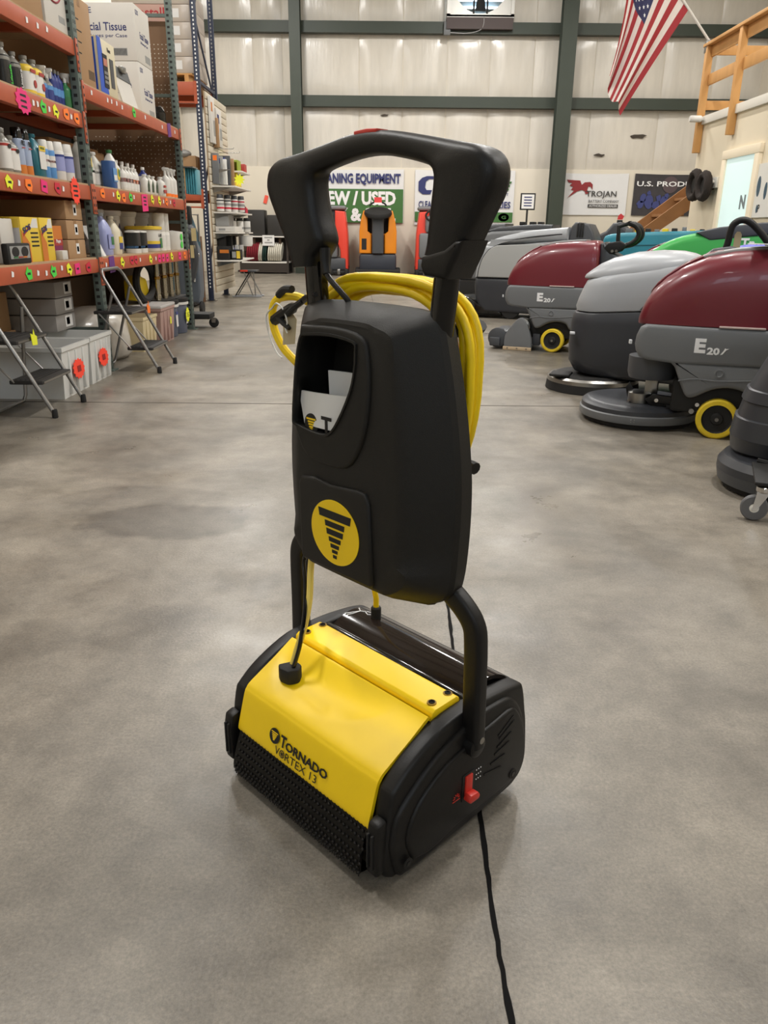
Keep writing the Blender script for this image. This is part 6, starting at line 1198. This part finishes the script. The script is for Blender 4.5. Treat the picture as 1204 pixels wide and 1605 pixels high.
# low shelf unit with floor pads at the far wall
su = empty('pad_shelf', (-3.15, 21.05, 0), 0, 'dark low shelf unit with floor pads against the far wall', 'shelf')
DK = mat('dark_brown_metal', (50, 42, 36), .6)
for z in (.02, .28, .90): G().box(-.62, .62, -.38, .38, z - .02, z + .01).o('shelf_plate', (SHW if z > .1 else DK), su, smooth=0)
for x in (-.6, .6):
    for y in (-.36, .36): G().box(x - .025, x + .025, y - .025, y + .025, 0, .9).o('post', DK, su, smooth=0)
G().box(-.62, .62, .36, .38, .02, .9).o('back_sheet', DK, su, smooth=0); G().box(-.6, .6, -.38, -.34, .0, .26).o('kick_panel', DK, su, smooth=0)
flat(rect(0, 0, .30, .25), (-.02, -.39, .68), EX, EZ, PAPER, su, 'notice', .004); 
for k, w_ in ((.18, .2), (.12, .06), (.06, .2)): flat(rect(.15 - w_ / 2, k, .15 + w_ / 2, k + .03), (-.02, -.395, .68), EX, EZ, LGY, su, 'writing', .002)
for i in range(5): G().box(-.5 + i * .22, -.44 + i * .22, -.30, -.26, .55, .86).o('hanging_pad', mat('brown_pad', (74, 58, 46), .9), su, smooth=0)
for i, (x, n_, m) in enumerate(((-.42, 6, mat('pad_red', (120, 28, 38), .95)), (-.12, 2, mat('pad_white', (204, 200, 186), .95)), (-.01, 2, mat('pad_green', (24, 52, 46), .95)), (.12, 7, mat('pad_white', (204, 200, 186))))):
    for k in range(n_): o = tag(G().lathe([(.22, -.022), (.235, -.016), (.235, .016), (.22, .022)], 22, axis='x').o('floor_pad', m), ('red', 'white', 'dark green', 'white')[i] + ' round floor pad on its shelf, ' + ORD[k] + ' of its run ' + ('beside the post', 'after the red pads', 'after the white pair', 'after the green pads')[i], 'floor pad', ('red', 'white', 'green', 'white')[i] + ' floor pads'); o.location = (-3.15 + x + k * .05, 20.88, .53); o.rotation_euler = (0, R(8), 0)
for i, (x, w_, h) in enumerate(((-3.33, .42, .62), (-2.78, .55, .50))): carton(x - w_ / 2, x + w_ / 2, 20.8, 21.3, .912, h, ('taller black case on top of the pad shelf', 'wide low black case on top of the pad shelf')[i], mat('case_black', (42, 40, 38), .6), 'black_case', 'case', tape=False, b=.02)
# ride-on machines along the far wall
OR = mat('machine_orange', (226, 136, 24), .4); RO = mat('machine_red', (222, 66, 48), .4)
def rider(name, x, label, body, kind):
    s = empty(name, (x, 20.5, 0), 0, label, 'rider scrubber')
    if kind == 'o':
        G().box(-.46, .46, -.40, .55, .10, .52, .06).o('base', mat('rider_navy', (44, 48, 58), .45), s); G().box(-.56, .56, -.46, -.30, .05, .16, .03).o('front_bumper', MATTE, s)
        for sx in (-1, 1): G().slab([(sx * .46, .53), (sx * .46, 1.05), (sx * .42, 1.30), (sx * .36, 1.52), (sx * .26, 1.54), (sx * .25, 1.05), (sx * .16, .98), (sx * .16, .53)], 'y', -.38, .5, .03, 3).o('side_tower', body, s); G().box(sx * .50 - .06, sx * .50 + .06, -.3, -.1, .0, .2, .03).o('wheel', RUBBER, s)
        G().box(-.42, .42, -.20, .5, .53, 1.0, .03).o('front_panel', body, s); G().box(-.26, .26, -.1, .5, 1.0, 1.42, .03).o('seat_back', MATTE, s); G().prism([(-.40, .62), (-.28, .62), (-.28, .88), (-.40, .88)], 'y', -.385, -.38).o('grille', MATTE, s)
        G().tube([(0, -.40, .54), (0, -.42, 1.0), (0, -.40, 1.35)], 1, 14, sq=(.145, .06), up=EX).o('steering_column', DGREY, s, smooth=50)
        sw_ = G().rings([[(c_ * math.cos(t), -.42 + b_ * .35 * math.sin(t) * 1, 1.47 + b_ * .0 + .14 * math.sin(t) * .6 + zz) for t in [2 * math.pi * i / 28 for i in range(28)]] for c_, b_, zz in ((.31, .6, -.06), (.34, .65, -.02), (.33, .63, .04), (.27, .5, .06))]).o('steering_cowl', MATTE, s, smooth=50)
        G().tube([(.2 * math.cos(t), -.40, 1.62 + .10 * math.sin(t)) for t in [math.pi * i / 12 for i in range(13)]], .02, 8).o('wheel_rim', MATTE, s)
        flat(rect(-.09, 1.66, .09, 1.82), (0, -.5, 0), EX, EZ, mat('red_tag', (214, 60, 62), .6), s, 'price_tag', .004); flat(rect(-.09, 1.66, .09, 1.70), (0, -.506, 0), EX, EZ, INKW, s, 'price_tag', .003)
    else:
        G().box(-.36, .36, -.30, .5, .12, .42, .05).o('base', DGREY, s); G().box(-.34, .16, -.34, .3, .42, 1.02, .06).o('front_tank', GREYP, s)
        for sx in ((1,) if kind == 'r1' else (-1, 1)): G().slab([(sx * .42, .15), (sx * .40, 1.0), (sx * .34, 1.5), (sx * .10, 1.52), (sx * .10, .9), (sx * .22, .6), (sx * .24, .15)], 'y', -.26, .5, .03, 3).o('side_tower', body, s)
        G().box(-.34, .34, .1, .5, 1.0, 1.56, .06).o('rear_tank', DGREY, s); G().box(-.38, .36, -.02, .5, 1.54, 1.64, .05).o('lid', GREYP, s)
        G().tube(smoothpoly([(-.05, -.30, 1.0), (-.02, -.34, 1.3), (-.02, -.30, 1.62)], 4), .035, 8).o('hose', MATTE, s)
        G().box(-.44, .44, -.42, -.24, .04, .12, .02).o('squeegee_bar', MATTE, s)
        for k in range(5): G().box(-.42 + k * .19, -.34 + k * .19, -.46, -.38, .02, .16, .02).o('fitting', (MATTE, STEEL)[k % 2], s)
        for sx in (-.40, .40): G().lathe([(.10, -.03), (.12, -.02), (.12, .02), (.10, .03)], 18, (sx, -.1, .12), axis='x').o('wheel', RUBBER, s)
        if kind == 'r2': G().box(-.2, .3, -.36, .1, 1.02, 1.42, .08).o('seat', GREYP, s); G().tube([(.05 + .24 * math.cos(t), -.36, 1.42 + .14 * math.sin(t)) for t in [2 * math.pi * i / 20 for i in range(20)]], .025, 8, closed=True).o('wheel_rim', MATTE, s)
        if kind == 'r2': flat(rect(.06, 1.63, .26, 1.74), (0, -.44, 0), EX, EZ, mat('red_tag', (214, 60, 62), .6), s, 'price_tag', .004)
rider('orange_rider', -.24, 'orange rider scrubber with black steering column, centre of the far wall', OR, 'o')
rider('red_rider', -1.40, 'red rider scrubber with grey tanks left of the orange rider', RO, 'r1')
rider('red_rider', 1.12, 'red rider scrubber with steering wheel right of the orange rider', RO, 'r2')
